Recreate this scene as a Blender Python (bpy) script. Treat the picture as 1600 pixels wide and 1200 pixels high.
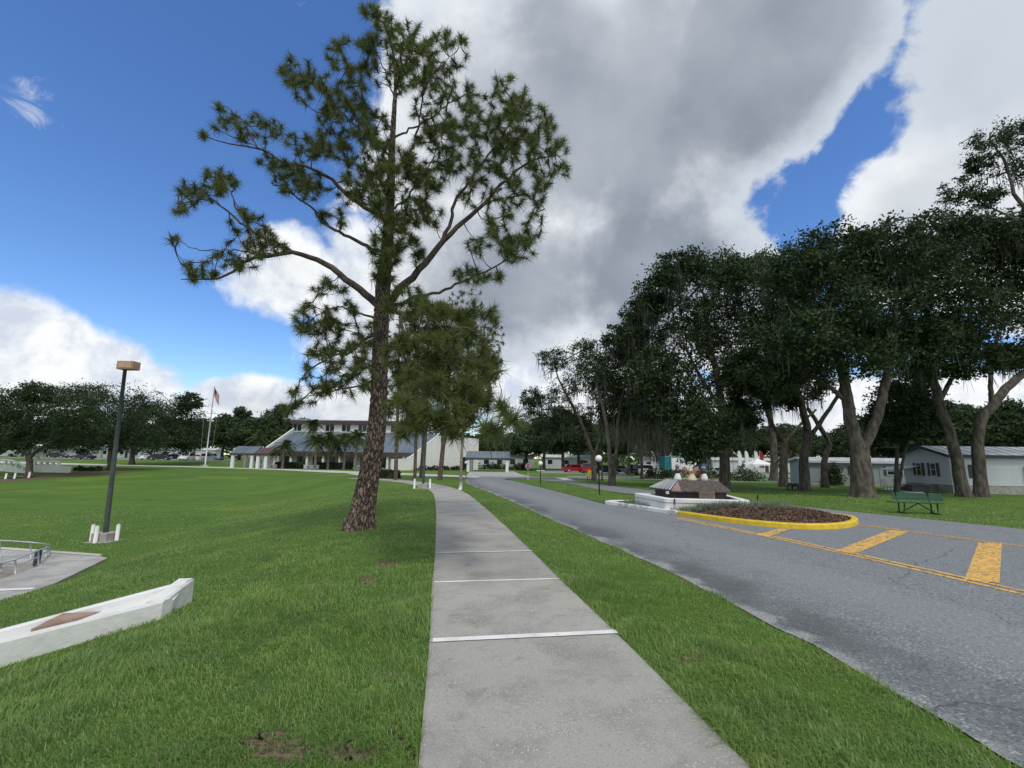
import bpy, math, random
import numpy as np
from mathutils import Matrix, Vector

rng = np.random.default_rng(7)
random.seed(7)
S = bpy.context.scene
COL = S.collection
for o in list(bpy.data.objects):
    bpy.data.objects.remove(o)

# ------------------------------------------------------------------ camera
FPX, PITCH, ROLL, CZ = 700.0, math.radians(9.3), math.radians(0.8), 1.7
cam_d = bpy.data.cameras.new('camera')
cam = bpy.data.objects.new('camera', cam_d)
COL.objects.link(cam)
cam_d.sensor_width = 36.0
cam_d.lens = 36.0 * FPX / 1600.0
cam_d.clip_start = 0.05
cam_d.clip_end = 3000.0
CAMR = Matrix.Rotation(math.pi / 2 + PITCH, 3, 'X') @ Matrix.Rotation(ROLL, 3, 'Z')
cam.matrix_world = Matrix.Translation((0, 0, CZ)) @ CAMR.to_4x4()
S.camera = cam
CM = np.array(CAMR)

def ray(u, v):
    """direction in the place of a point measured on the photograph"""
    return CM @ np.array([(u - 800) / FPX, -(v - 600) / FPX, -1.0])

def at(u, v, Y):
    d = ray(u, v)
    return d * (Y / d[1]) + np.array([0, 0, CZ])

# ------------------------------------------------------------------ light
SUN_EL, SUN_AZ = math.radians(60), math.radians(160)     # azimuth clockwise from +Y
sun_d = bpy.data.lights.new('sun', 'SUN')
sun_d.energy = 1.5
sun_d.angle = math.radians(10)
sun_d.color = (1.0, 0.94, 0.84)
sun = bpy.data.objects.new('sun', sun_d)
COL.objects.link(sun)
sdir = Vector((math.sin(SUN_AZ) * math.cos(SUN_EL), math.cos(SUN_AZ) * math.cos(SUN_EL), math.sin(SUN_EL)))
sun.rotation_euler = sdir.to_track_quat('Z', 'Y').to_euler()
S.view_settings.view_transform = 'Standard'
S.view_settings.look = 'None'
S.view_settings.exposure = 0.28
S.view_settings.gamma = 1.0
S.view_settings.use_curve_mapping = False

W = bpy.data.worlds.new('World')
S.world = W
W.use_nodes = True

class NT:
    """tiny node-tree helper"""
    def __init__(s, tree):
        s.t = tree
        s.n = tree.nodes
        s.l = tree.links
    def new(s, typ, **kw):
        n = s.n.new(typ)
        for k, v in kw.items():
            setattr(n, k, v)
        return n
    def put(s, sock, v):
        if hasattr(v, 'is_linked'):
            s.l.new(v, sock)
        else:
            sock.default_value = v
    def m(s, op, a, b=0.0, c=0.0, clamp=False):
        n = s.n.new('ShaderNodeMath')
        n.operation = op
        n.use_clamp = clamp
        for i, v in enumerate((a, b, c)):
            s.put(n.inputs[i], v)
        return n.outputs[0]
    def step(s, x, a, b):
        n = s.n.new('ShaderNodeMapRange')
        n.interpolation_type = 'SMOOTHSTEP'
        s.put(n.inputs[0], x)
        s.put(n.inputs[1], a)
        s.put(n.inputs[2], b)
        return n.outputs[0]
    def mix(s, f, a, b):
        n = s.n.new('ShaderNodeMix')
        n.data_type = 'RGBA'
        s.put(n.inputs[0], f)
        s.put(n.inputs[6], a if hasattr(a, 'is_linked') else tuple(a) + (1,) * (4 - len(a)))
        s.put(n.inputs[7], b if hasattr(b, 'is_linked') else tuple(b) + (1,) * (4 - len(b)))
        return n.outputs[2]
    def noise(s, vec, scale, detail=4, rough=0.55, dist=0.0):
        n = s.n.new('ShaderNodeTexNoise')
        if vec is not None:
            s.l.new(vec, n.inputs['Vector'])
        n.inputs['Scale'].default_value = scale
        n.inputs['Detail'].default_value = detail
        n.inputs['Roughness'].default_value = rough
        n.inputs['Distortion'].default_value = dist
        return n.outputs[0]

def build_sky():
    k = NT(W.node_tree)
    k.n.clear()
    out = k.new('ShaderNodeOutputWorld')
    sky = k.new('ShaderNodeTexSky')
    sky.sky_type = 'NISHITA'
    sky.sun_disc = False
    sky.sun_elevation = SUN_EL
    sky.sun_rotation = SUN_AZ
    sky.air_density = 1.0
    sky.dust_density = 0.05
    sky.ozone_density = 5.0
    bg = k.new('ShaderNodeBackground')
    hs = k.new('ShaderNodeHueSaturation')
    hs.inputs['Saturation'].default_value = 1.15
    hs.inputs['Hue'].default_value = 0.507
    k.l.new(sky.outputs[0], hs.inputs['Color'])
    k.l.new(hs.outputs[0], bg.inputs[0])
    bg.inputs[1].default_value = 0.15
    tc = k.new('ShaderNodeTexCoord')
    sep = k.new('ShaderNodeSeparateXYZ')
    k.l.new(tc.outputs['Generated'], sep.inputs[0])
    x, y, z = sep.outputs
    az = k.m('ARCTAN2', x, y)
    el = k.m('ARCSINE', z)
    # stretched coordinates: clouds lie in a layer, so they flatten toward the horizon
    inv = k.m('DIVIDE', 1.0, k.m('ADD', k.m('MAXIMUM', z, 0.0), 0.22))
    cmb = k.new('ShaderNodeCombineXYZ')
    k.l.new(k.m('MULTIPLY', x, inv), cmb.inputs[0])
    k.l.new(k.m('MULTIPLY', y, inv), cmb.inputs[1])
    cmb.inputs[2].default_value = 3.1
    lay = cmb.outputs[0]
    dirv = tc.outputs['Generated']
    n1 = k.noise(dirv, 2.6, 8, 0.58, 0.3)
    n2 = k.noise(dirv, 9.0, 7, 0.6, 0.2)
    n3 = k.noise(lay, 1.7, 6, 0.55, 0.4)
    nz = k.m('ADD', k.m('MULTIPLY', k.m('SUBTRACT', n1, 0.5), 1.5), k.m('MULTIPLY', k.m('SUBTRACT', n2, 0.5), 0.8))

    def ell(u, v, ru, rv, rot=0.0):
        d = ray(u, v)
        a0 = math.atan2(d[0], d[1])
        e0 = math.asin(d[2] / np.linalg.norm(d))
        dl, dr = ray(u - ru * .3, v), ray(u + ru * .3, v)
        du_, dd_ = ray(u, v - rv * .3), ray(u, v + rv * .3)
        ra = max(abs(math.atan2(dr[0], dr[1]) - math.atan2(dl[0], dl[1])) / .6, .02)
        f = lambda q: math.asin(q[2] / np.linalg.norm(q))
        re = max(abs(f(du_) - f(dd_)) / .6, .012)
        p = k.m('SUBTRACT', az, a0)
        q = k.m('SUBTRACT', el, e0)
        if rot:
            c, s_ = math.cos(rot), math.sin(rot)
            p, q = (k.m('ADD', k.m('MULTIPLY', p, c), k.m('MULTIPLY', q, s_)),
                    k.m('SUBTRACT', k.m('MULTIPLY', q, c), k.m('MULTIPLY', p, s_)))
        p = k.m('DIVIDE', p, ra)
        q = k.m('DIVIDE', q, re)
        r = k.m('SQRT', k.m('ADD', k.m('MULTIPLY', p, p), k.m('MULTIPLY', q, q)))
        return k.m('SUBTRACT', 1.0, r)

    def mx(l):
        o = l[0]
        for q in l[1:]:
            o = k.m('MAXIMUM', o, q)
        return o
    # dark-bottomed heaps overhead and to the right
    heavy1 = mx([ell(920, 170, 405, 380), k.m('MULTIPLY', ell(1180, 100, 230, 230), 1.7), ell(1010, 430, 245, 195), ell(800, 440, 250, 190)])
    heavy2 = mx([ell(1640, 190, 445, 380), ell(1440, 340, 205, 180)])
    heavy = k.m('MAXIMUM', heavy1, heavy2)
    # bright cumulus and the anvil low on the left
    lightc = mx([ell(450, 430, 110, 80), ell(70, 548, 330, 92, -0.36), ell(-120, 560, 330, 150),
                 ell(90, 610, 240, 70), ell(390, 640, 130, 55), ell(560, 650, 150, 50), ell(860, 610, 240, 80),
                 ell(640, 480, 170, 150), ell(1300, 640, 420, 60), ell(200, 660, 260, 60)])
    nw = k.noise(lay, 7.0, 8, 0.7, 1.2)
    wisp = k.m('ADD', k.m('MULTIPLY', ell(50, 152, 75, 48, -0.5), 0.8), k.m('MULTIPLY', k.m('SUBTRACT', nw, 0.56), 4.0))
    # the rest of the sky, outside the frame, goes on broken
    back = k.m('ADD', k.m('MULTIPLY', k.m('SUBTRACT', n3, 0.46), 4.0),
               k.m('MULTIPLY', k.step(k.m('ABSOLUTE', az), 0.85, 1.25), 1.2))
    back = k.m('SUBTRACT', back, k.m('MULTIPLY', k.step(k.m('ABSOLUTE', az), 1.25, 0.85), 3.0))
    dens_h = k.m('ADD', heavy, k.m('MULTIPLY', nz, 0.9))
    dens_l = k.m('ADD', lightc, k.m('MULTIPLY', nz, 0.9))
    mask = mx([k.step(dens_h, 0.0, 0.16), k.step(dens_l, -0.02, 0.26), k.m('MULTIPLY', k.step(wisp, 0.0, 1.0), 0.75),
               k.m('MULTIPLY', k.step(back, 0.0, 0.5), 0.95)])
    # thick cloud seen from below turns grey
    n4 = k.noise(dirv, 1.5, 4, 0.45, 0.3)
    thick = k.m('MULTIPLY', k.step(dens_h, 0.10, 0.70), k.m('MULTIPLY', k.step(n4, 0.33, 0.62), k.m('SUBTRACT', 1.0, k.m('MULTIPLY', k.step(k.m('SUBTRACT', heavy2, heavy1), -.1, .2), .6))))
    thick = k.m('MAXIMUM', thick, k.m('MULTIPLY', k.step(dens_l, 0.25, 0.9), k.m('MULTIPLY', k.step(n1, 0.42, 0.7), 0.55)))
    n5 = k.noise(dirv, 3.0, 6, 0.5, 0.1)
    bright = k.mix(k.step(n5, 0.35, 0.62), (0.50, 0.55, 0.62), (0.80, 0.82, 0.845))
    grey = k.mix(k.step(n5, 0.3, 0.7), (0.20, 0.235, 0.29), (0.36, 0.395, 0.45))
    n6 = k.noise(dirv, 11.0, 8, 0.6, 0.3)
    puff = k.mix(k.step(n6, 0.36, 0.6), (0.52, 0.58, 0.68), (0.83, 0.845, 0.86))
    bright = k.mix(k.step(k.m('SUBTRACT', dens_l, dens_h), 0.0, 0.3), bright, puff)
    ccol = k.mix(thick, bright, grey)
    bgc = k.new('ShaderNodeBackground')
    k.l.new(ccol, bgc.inputs[0])
    bgc.inputs[1].default_value = 1.0
    ms = k.new('ShaderNodeMixShader')
    k.l.new(mask, ms.inputs[0])
    k.l.new(bg.outputs[0], ms.inputs[1])
    k.l.new(bgc.outputs[0], ms.inputs[2])
    k.l.new(ms.outputs[0], out.inputs[0])
build_sky()

# ------------------------------------------------------------------ materials
MATS = {}
def mat(name, col, col2=None, scale=6.0, rough=0.85, bump=0.0, bscale=None, detail=5, spec=0.3, metal=0.0,
        trans=0.0, stretch=None, lo=0.35, hi=0.65, coat=0.0):
    if name in MATS:
        return MATS[name]
    ma = bpy.data.materials.new(name)
    ma.use_nodes = True
    k = NT(ma.node_tree)
    b = k.n['Principled BSDF']
    geo = k.new('ShaderNodeTexCoord')
    vec = geo.outputs['Object']
    if stretch:
        mp = k.new('ShaderNodeMapping')
        mp.inputs['Scale'].default_value = stretch
        k.l.new(vec, mp.inputs[0])
        vec = mp.outputs[0]
    if col2 is not None:
        c = k.mix(k.step(k.noise(vec, scale, detail), lo, hi), col, col2)
        k.l.new(c, b.inputs['Base Color'])
    else:
        b.inputs['Base Color'].default_value = tuple(col) + (1,)
    b.inputs['Roughness'].default_value = rough
    b.inputs['Metallic'].default_value = metal
    b.inputs['Specular IOR Level'].default_value = spec
    b.inputs['Coat Weight'].default_value = coat
    if bump:
        bn = k.new('ShaderNodeBump')
        bn.inputs['Strength'].default_value = bump
        bn.inputs['Distance'].default_value = 0.02
        k.l.new(k.noise(vec, bscale or scale * 4, 6), bn.inputs['Height'])
        k.l.new(bn.outputs[0], b.inputs['Normal'])
    if trans:
        tr = k.new('ShaderNodeBsdfTranslucent')
        src = b.inputs['Base Color']
        if src.is_linked:
            k.l.new(src.links[0].from_socket, tr.inputs[0])
        else:
            tr.inputs[0].default_value = src.default_value
        mxs = k.new('ShaderNodeMixShader')
        mxs.inputs[0].default_value = trans
        k.l.new(b.outputs[0], mxs.inputs[1])
        k.l.new(tr.outputs[0], mxs.inputs[2])
        k.l.new(mxs.outputs[0], k.n['Material Output'].inputs[0])
    MATS[name] = ma
    return ma

def ground_mat():
    ma = bpy.data.materials.new('turf')
    ma.use_nodes = True
    k = NT(ma.node_tree)
    b = k.n['Principled BSDF']
    v = k.new('ShaderNodeTexCoord').outputs['Object']
    big = k.step(k.noise(v, 0.16, 4), 0.35, 0.65)
    mid = k.step(k.noise(v, 1.1, 5, 0.6), 0.32, 0.68)
    fine = k.step(k.noise(v, 26, 5, 0.7), 0.3, 0.7)
    c = k.mix(big, (0.078, 0.158, 0.026), (0.115, 0.205, 0.034))
    c = k.mix(k.m('MULTIPLY', mid, 0.6), c, (0.066, 0.128, 0.027))
    c = k.mix(k.m('MULTIPLY', fine, 0.55), c, (0.130, 0.215, 0.042))
    # mowing passes, dry patches, and sun and cloud mottling painted into the turf colour
    mp = k.new('ShaderNodeMapping')
    mp.inputs['Scale'].default_value = (.10, .55, 1)
    mp.inputs['Rotation'].default_value = (0, 0, .35)
    k.l.new(v, mp.inputs[0])
    c = k.mix(k.m('MULTIPLY', k.step(k.noise(mp.outputs[0], 1.0, 5, .6), .38, .66), .55), c, (0.058, 0.118, 0.026))
    c = k.mix(k.m('MULTIPLY', k.step(k.noise(v, .11, 3), .52, .66), .5), c, (0.165, 0.245, 0.036))
    dry = k.m('MULTIPLY', k.step(k.noise(v, 0.55, 6, 0.7), 0.54, 0.70), 0.45)
    c = k.mix(dry, c, (0.150, 0.152, 0.065))
    k.l.new(c, b.inputs['Base Color'])
    b.inputs['Roughness'].default_value = 0.95
    b.inputs['Specular IOR Level'].default_value = 0.1
    bn = k.new('ShaderNodeBump')
    bn.inputs['Strength'].default_value = 0.9
    bn.inputs['Distance'].default_value = 0.05
    k.l.new(k.noise(v, 20, 6, 0.7), bn.inputs['Height'])
    k.l.new(bn.outputs[0], b.inputs['Normal'])
    return ma

def asphalt_mat(name, dark, light, crack=True):
    ma = bpy.data.materials.new(name)
    ma.use_nodes = True
    k = NT(ma.node_tree)
    b = k.n['Principled BSDF']
    v = k.new('ShaderNodeTexCoord').outputs['Object']
    big = k.step(k.noise(v, 0.35, 5), 0.3, 0.7)
    fine = k.step(k.noise(v, 40, 4, 0.8), 0.36, 0.64)
    c = k.mix(fine, dark, light)
    c = k.mix(k.m('MULTIPLY', k.step(k.noise(v, 17, 3, .8), .5, .72), .5), c, [q * 1.25 for q in light])
    c = k.mix(k.m('MULTIPLY', big, 0.35), c, [q * 0.72 for q in light])
    vo = k.new('ShaderNodeTexVoronoi')
    vo.inputs['Scale'].default_value = 38
    k.l.new(v, vo.inputs['Vector'])
    sc_ = k.new('ShaderNodeSeparateColor')
    k.l.new(vo.outputs['Color'], sc_.inputs[0])
    chip = k.m('MULTIPLY', k.step(vo.outputs['Distance'], 0.42, 0.25), k.m('GREATER_THAN', sc_.outputs[0], .74))
    pit = k.m('MULTIPLY', k.step(vo.outputs['Distance'], 0.50, 0.25), k.m('LESS_THAN', sc_.outputs[0], .28))
    c = k.mix(k.m('MULTIPLY', pit, 0.65), c, (0.05, 0.052, 0.055))
    c = k.mix(k.m('MULTIPLY', chip, 0.8), c, (0.50, 0.50, 0.48))
    # worn darker streaks
    st = k.step(k.noise(v, 1.6, 6, 0.65), 0.58, 0.75)
    c = k.mix(k.m('MULTIPLY', st, 0.45), c, [q * 0.6 for q in dark])
    if crack:
        cr = k.new('ShaderNodeTexVoronoi')
        cr.feature = 'DISTANCE_TO_EDGE'
        cr.inputs['Scale'].default_value = 0.17
        w = k.new('ShaderNodeVectorMath')
        w.operation = 'ADD'
        nn = k.new('ShaderNodeTexNoise')
        nn.inputs['Scale'].default_value = 0.8
        nn.inputs['Detail'].default_value = 6
        k.l.new(v, nn.inputs['Vector'])
        k.l.new(v, w.inputs[0])
        k.l.new(nn.outputs['Color'], w.inputs[1])
        k.l.new(w.outputs[0], cr.inputs['Vector'])
        ln = k.step(cr.outputs['Distance'], 0.0022, 0.0008)
        c = k.mix(k.m('MULTIPLY', ln, 0.6), c, (0.035, 0.033, 0.032))
    if crack:
        ea = k.new('ShaderNodeAttribute')
        ea.attribute_name = 'from_edge'
        e = k.m('ADD', ea.outputs['Fac'], k.m('MULTIPLY', k.m('SUBTRACT', k.noise(v, 1.2, 6, .65), .5), 1.5))
        band = k.m('MULTIPLY', k.m('MULTIPLY', k.step(e, .06, .25), k.step(e, 1.3, .35)), k.step(k.noise(v, .45, 5, .65), .34, .6))
        c = k.mix(k.m('MULTIPLY', band, .62), c, (0.055, 0.058, 0.062))
        grit = k.m('MULTIPLY', k.step(e, .16, .0), k.step(k.noise(v, 60, 3, .8), .42, .58))
        c = k.mix(k.m('MULTIPLY', grit, .7), c, (0.42, 0.41, 0.38))
        track = k.m('MULTIPLY', k.step(k.m('ABSOLUTE', k.m('SUBTRACT', e, 2.2)), 1.0, .2), .22)
        c = k.mix(track, c, (0.30, 0.315, 0.325))
    k.l.new(c, b.inputs['Base Color'])
    b.inputs['Roughness'].default_value = 0.8
    b.inputs['Specular IOR Level'].default_value = 0.35
    bn = k.new('ShaderNodeBump')
    bn.inputs['Strength'].default_value = 0.6
    bn.inputs['Distance'].default_value = 0.012
    k.l.new(k.noise(v, 70, 4, 0.7), bn.inputs['Height'])
    k.l.new(bn.outputs[0], b.inputs['Normal'])
    MATS[name] = ma
    return ma

def worn_paint(name, col, under, amount=0.55, cracks=True):
    ma = bpy.data.materials.new(name)
    ma.use_nodes = True
    k = NT(ma.node_tree)
    b = k.n['Principled BSDF']
    v = k.new('ShaderNodeTexCoord').outputs['Object']
    vo = k.new('ShaderNodeTexVoronoi')
    vo.feature = 'DISTANCE_TO_EDGE'
    vo.inputs['Scale'].default_value = 7
    k.l.new(v, vo.inputs['Vector'])
    w = k.step(k.noise(v, 9, 6, 0.7), amount, amount + 0.12)
    if cracks:
        w = k.m('MAXIMUM', k.step(vo.outputs['Distance'], 0.05, 0.015), w)
    c = k.mix(k.step(k.noise(v, 3, 4), 0.3, 0.7), col, [q * 0.82 for q in col])
    k.l.new(k.mix(w, c, under), b.inputs['Base Color'])
    b.inputs['Roughness'].default_value = 0.75
    return ma

def leaf_mat(name, a, b_, trans=0.25, scale=1.4):
    return mat(name, a, b_, scale=scale, rough=0.6, spec=0.25, trans=trans, lo=0.3, hi=0.7)

M_turf = ground_mat()
M_asph = asphalt_mat('asphalt', (0.112, 0.123, 0.131), (0.262, 0.282, 0.294))
M_asph2 = asphalt_mat('asphalt_pale', (0.19, 0.195, 0.20), (0.30, 0.30, 0.30), False)
def pavement_mat():
    ma = bpy.data.materials.new('concrete_pavement')
    ma.use_nodes = True
    k = NT(ma.node_tree)
    b = k.n['Principled BSDF']
    v = k.new('ShaderNodeTexCoord').outputs['Object']
    c = k.mix(k.step(k.noise(v, 75, 4, .8), .3, .7), (0.32, 0.31, 0.28), (0.475, 0.462, 0.425))
    c = k.mix(k.m('MULTIPLY', k.step(k.noise(v, 1.3, 8, .65), .42, .68), .6), c, (0.19, 0.185, 0.168))
    c = k.mix(k.m('MULTIPLY', k.step(k.noise(v, 3.7, 8, .7), .56, .70), .5), c, (0.16, 0.15, 0.125))
    c = k.mix(k.m('MULTIPLY', k.step(k.noise(v, 5.5, 7, .7), .55, .72), .35), c, (0.44, 0.43, 0.40))
    vo = k.new('ShaderNodeTexVoronoi')
    vo.inputs['Scale'].default_value = 55
    k.l.new(v, vo.inputs['Vector'])
    sc_ = k.new('ShaderNodeSeparateColor')
    k.l.new(vo.outputs['Color'], sc_.inputs[0])
    patch = k.step(k.noise(v, 2.6, 4), .40, .62)
    c = k.mix(k.m('MULTIPLY', k.m('MULTIPLY', k.step(vo.outputs['Distance'], .45, .2), k.m('GREATER_THAN', sc_.outputs[0], .72)), k.m('MULTIPLY', patch, .85)), c, (0.66, 0.65, 0.62))
    c = k.mix(k.m('MULTIPLY', k.m('MULTIPLY', k.step(vo.outputs['Distance'], .45, .2), k.m('LESS_THAN', sc_.outputs[0], .22)), .5), c, (0.15, 0.145, 0.13))
    oi = k.new('ShaderNodeObjectInfo')
    c = k.mix(k.m('MULTIPLY', oi.outputs['Random'], .4), c, (0.20, 0.20, 0.19))
    k.l.new(c, b.inputs['Base Color'])
    b.inputs['Roughness'].default_value = .9
    b.inputs['Specular IOR Level'].default_value = .2
    bn = k.new('ShaderNodeBump')
    bn.inputs['Strength'].default_value = .22
    bn.inputs['Distance'].default_value = .01
    k.l.new(k.noise(v, 70, 5, .7), bn.inputs['Height'])
    k.l.new(bn.outputs[0], b.inputs['Normal'])
    return ma
M_conc = pavement_mat()
M_conc2 = mat('concrete_grey', (0.30, 0.29, 0.27), (0.42, 0.41, 0.39), 1.6, 0.9, 0.3, 50, detail=8)
M_walk = mat('concrete_far', (0.42, 0.41, 0.38), (0.52, 0.51, 0.47), 0.8, 0.9)
M_white = mat('white_paint', (0.76, 0.77, 0.77), (0.64, 0.65, 0.65), 3.0, 0.7, 0.15, 30, lo=0.45, hi=0.8)
M_whitew = mat('white_render', (0.70, 0.71, 0.70), (0.52, 0.52, 0.49), 2.2, 0.85, 0.6, 9, lo=0.45, hi=0.85)
M_yel = mat('yellow_paint', (0.72, 0.52, 0.04), (0.60, 0.42, 0.03), 5, 0.6, 0.2, 40)
M_yline = worn_paint('yellow_marking', (0.80, 0.47, 0.10), (0.12, 0.12, 0.12), 0.53)
M_wline = worn_paint('white_marking', (0.80, 0.80, 0.78), (0.33, 0.32, 0.30), 0.58, False)
M_pbark = None
M_obark = mat('oak_bark', (0.055, 0.048, 0.040), (0.135, 0.122, 0.104), 2.2, 0.95, 1.0, 7, stretch=(2.2, 2.2, .7), detail=7)
M_dbark = mat('twig_bark', (0.075, 0.06, 0.05), (0.12, 0.10, 0.085), 3, 0.95)
M_pale = mat('pale_bark', (0.28, 0.25, 0.21), (0.18, 0.16, 0.13), 3, 0.95, 0.6, 14, stretch=(1, 1, 3))
M_needle = leaf_mat('pine_needles', (0.066, 0.094, 0.028), (0.150, 0.180, 0.055), 0.35, 2.2)
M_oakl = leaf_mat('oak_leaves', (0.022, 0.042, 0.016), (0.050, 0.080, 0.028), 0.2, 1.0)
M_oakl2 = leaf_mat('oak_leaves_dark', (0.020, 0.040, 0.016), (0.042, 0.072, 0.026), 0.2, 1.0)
M_farl = leaf_mat('far_leaves', (0.036, 0.064, 0.026), (0.072, 0.112, 0.042), 0.25, 0.3)
M_moss = mat('spanish_moss', (0.075, 0.08, 0.066), (0.13, 0.135, 0.112), 3, 0.95, trans=0.2)
M_palm = leaf_mat('palm_fronds', (0.060, 0.095, 0.032), (0.13, 0.15, 0.055), 0.2, 1.0)
M_hedge = leaf_mat('hedge_leaves', (0.030, 0.055, 0.020), (0.060, 0.085, 0.030), 0.2, 2.0)
M_dark = mat('black_metal', (0.02, 0.022, 0.024), rough=0.5, spec=0.4)
M_pole = mat('dark_green_metal', (0.045, 0.06, 0.062), (0.07, 0.085, 0.085), 3, 0.55, spec=0.4)
M_galv = mat('galvanised_metal', (0.52, 0.55, 0.56), (0.42, 0.45, 0.46), 8, 0.45, metal=0.3)
M_globe = mat('frosted_globe', (0.82, 0.83, 0.84), rough=0.35, spec=0.5)
M_roof = mat('blue_metal_roof', (0.095, 0.125, 0.15), (0.145, 0.175, 0.20), 0.4, 0.45, spec=0.5, stretch=(1, .3, 1))
M_seam = mat('roof_seam', (0.22, 0.27, 0.31), rough=0.45)
M_brown = mat('brown_fascia', (0.055, 0.045, 0.042), (0.08, 0.065, 0.06), 2, 0.7)
M_shing = mat('brown_shingle', (0.07, 0.058, 0.050), (0.115, 0.098, 0.085), 9, 0.9, 0.6, 25)
M_glass = mat('dark_glass', (0.012, 0.015, 0.018), rough=0.12, spec=0.6)
M_siding_w = mat('white_siding', (0.58, 0.62, 0.67), (0.53, 0.57, 0.62), 0.6, 0.6)
M_siding_g = mat('grey_siding', (0.27, 0.31, 0.345), (0.31, 0.35, 0.385), 0.6, 0.65)
M_slate = mat('slate_trim', (0.05, 0.06, 0.075), rough=0.6)
M_block = mat('block_skirt', (0.30, 0.285, 0.27), (0.40, 0.385, 0.365), 4, 0.9, 0.4, 20)
M_rooftin = mat('weathered_tin_roof', (0.42, 0.43, 0.43), (0.55, 0.56, 0.56), 1.2, 0.5, spec=0.5)
M_green = mat('green_bench_paint', (0.008, 0.055, 0.032), (0.012, 0.07, 0.042), 5, 0.45, spec=0.4)
M_mulch = mat('bark_mulch', (0.085, 0.052, 0.036), (0.19, 0.125, 0.09), 14, 0.95, 1.0, 30, detail=7)
M_soil = mat('bare_soil', (0.06, 0.045, 0.03), (0.19, 0.14, 0.095), 22, 0.95, 1.0, 40, detail=8)
M_lir = leaf_mat('liriope_leaves', (0.15, 0.18, 0.125), (0.25, 0.28, 0.21), 0.2, 3)
M_red = mat('red_paint', (0.33, 0.02, 0.022), rough=0.35, spec=0.5, coat=0.5)
M_navy = mat('navy_paint', (0.015, 0.02, 0.05), rough=0.3, spec=0.5, coat=0.5)
M_black = mat('black_car_paint', (0.012, 0.012, 0.014), rough=0.3, spec=0.5, coat=0.5)
M_cwhite = mat('white_car_paint', (0.75, 0.76, 0.77), rough=0.3, spec=0.5, coat=0.5)
M_silver = mat('silver_car_paint', (0.42, 0.44, 0.46), rough=0.3, spec=0.5, coat=0.5)
M_rubber = mat('tyre_rubber', (0.02, 0.02, 0.02), rough=0.9)
M_amber = mat('tail_lens', (0.35, 0.02, 0.01), rough=0.3)
M_lens = mat('lamp_lens', (0.75, 0.76, 0.75), rough=0.2)
M_signred = mat('sign_red', (0.26, 0.03, 0.034), rough=0.5)
M_signw = mat('sign_white', (0.8, 0.8, 0.8), rough=0.5)
M_signy = mat('sign_yellow', (0.55, 0.36, 0.03), rough=0.5)
M_terra = mat('terracotta', (0.32, 0.12, 0.06), (0.40, 0.17, 0.09), 8, 0.8)
M_cream = mat('cream_stone', (0.62, 0.58, 0.42), (0.50, 0.46, 0.33), 5, 0.8)
M_shell = mat('brown_shell', (0.20, 0.14, 0.10), (0.28, 0.20, 0.15), 6, 0.8)
M_blue = mat('blue_paint', (0.03, 0.07, 0.30), rough=0.6)
M_teal = mat('teal_paint', (0.02, 0.14, 0.17), (0.03, 0.19, 0.22), 2, 0.5)
M_wood = mat('weathered_wood', (0.23, 0.155, 0.12), (0.33, 0.24, 0.19), 6, 0.85, 0.4, 20)
M_lampbox = mat('tan_lamp_box', (0.46, 0.28, 0.19), (0.38, 0.22, 0.15), 5, 0.6)

# ------------------------------------------------------------------ mesh helpers
def fast_mesh(name, V, F, smooth=False):
    V = np.asarray(V, dtype=np.float32)
    me = bpy.data.meshes.new(name)
    me.vertices.add(len(V))
    me.vertices.foreach_set('co', V.ravel())
    if isinstance(F, np.ndarray):
        F = np.ascontiguousarray(F, dtype=np.int32)
        n, w = F.shape
        me.loops.add(n * w)
        me.loops.foreach_set('vertex_index', F.ravel())
        me.polygons.add(n)
        me.polygons.foreach_set('loop_start', np.arange(0, n * w, w, dtype=np.int32))
    else:
        idx = np.array([i for f in F for i in f], dtype=np.int32)
        st = np.cumsum([0] + [len(f) for f in F[:-1]]).astype(np.int32)
        me.loops.add(len(idx))
        me.loops.foreach_set('vertex_index', idx)
        me.polygons.add(len(F))
        me.polygons.foreach_set('loop_start', st)
    me.polygons.foreach_set('use_smooth', np.full(len(me.polygons), bool(smooth)))
    me.update(calc_edges=True)
    return me

def put(name, me, m, parent=None, loc=(0, 0, 0), rotz=0.0, **tags):
    o = bpy.data.objects.new(name, me)
    COL.objects.link(o)
    if me is not None and m is not None and not me.materials:
        me.materials.append(m)
    o.location = loc
    o.rotation_euler = (0, 0, rotz)
    if parent is not None:
        o.parent = parent
    for kk, vv in tags.items():
        if vv is not None:
            o[kk] = vv
    return o

def thing(name, label, category, loc=(0, 0, 0), rotz=0.0, group=None):
    return put(name, None, None, None, loc, rotz, label=label, category=category, group=group)

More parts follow.
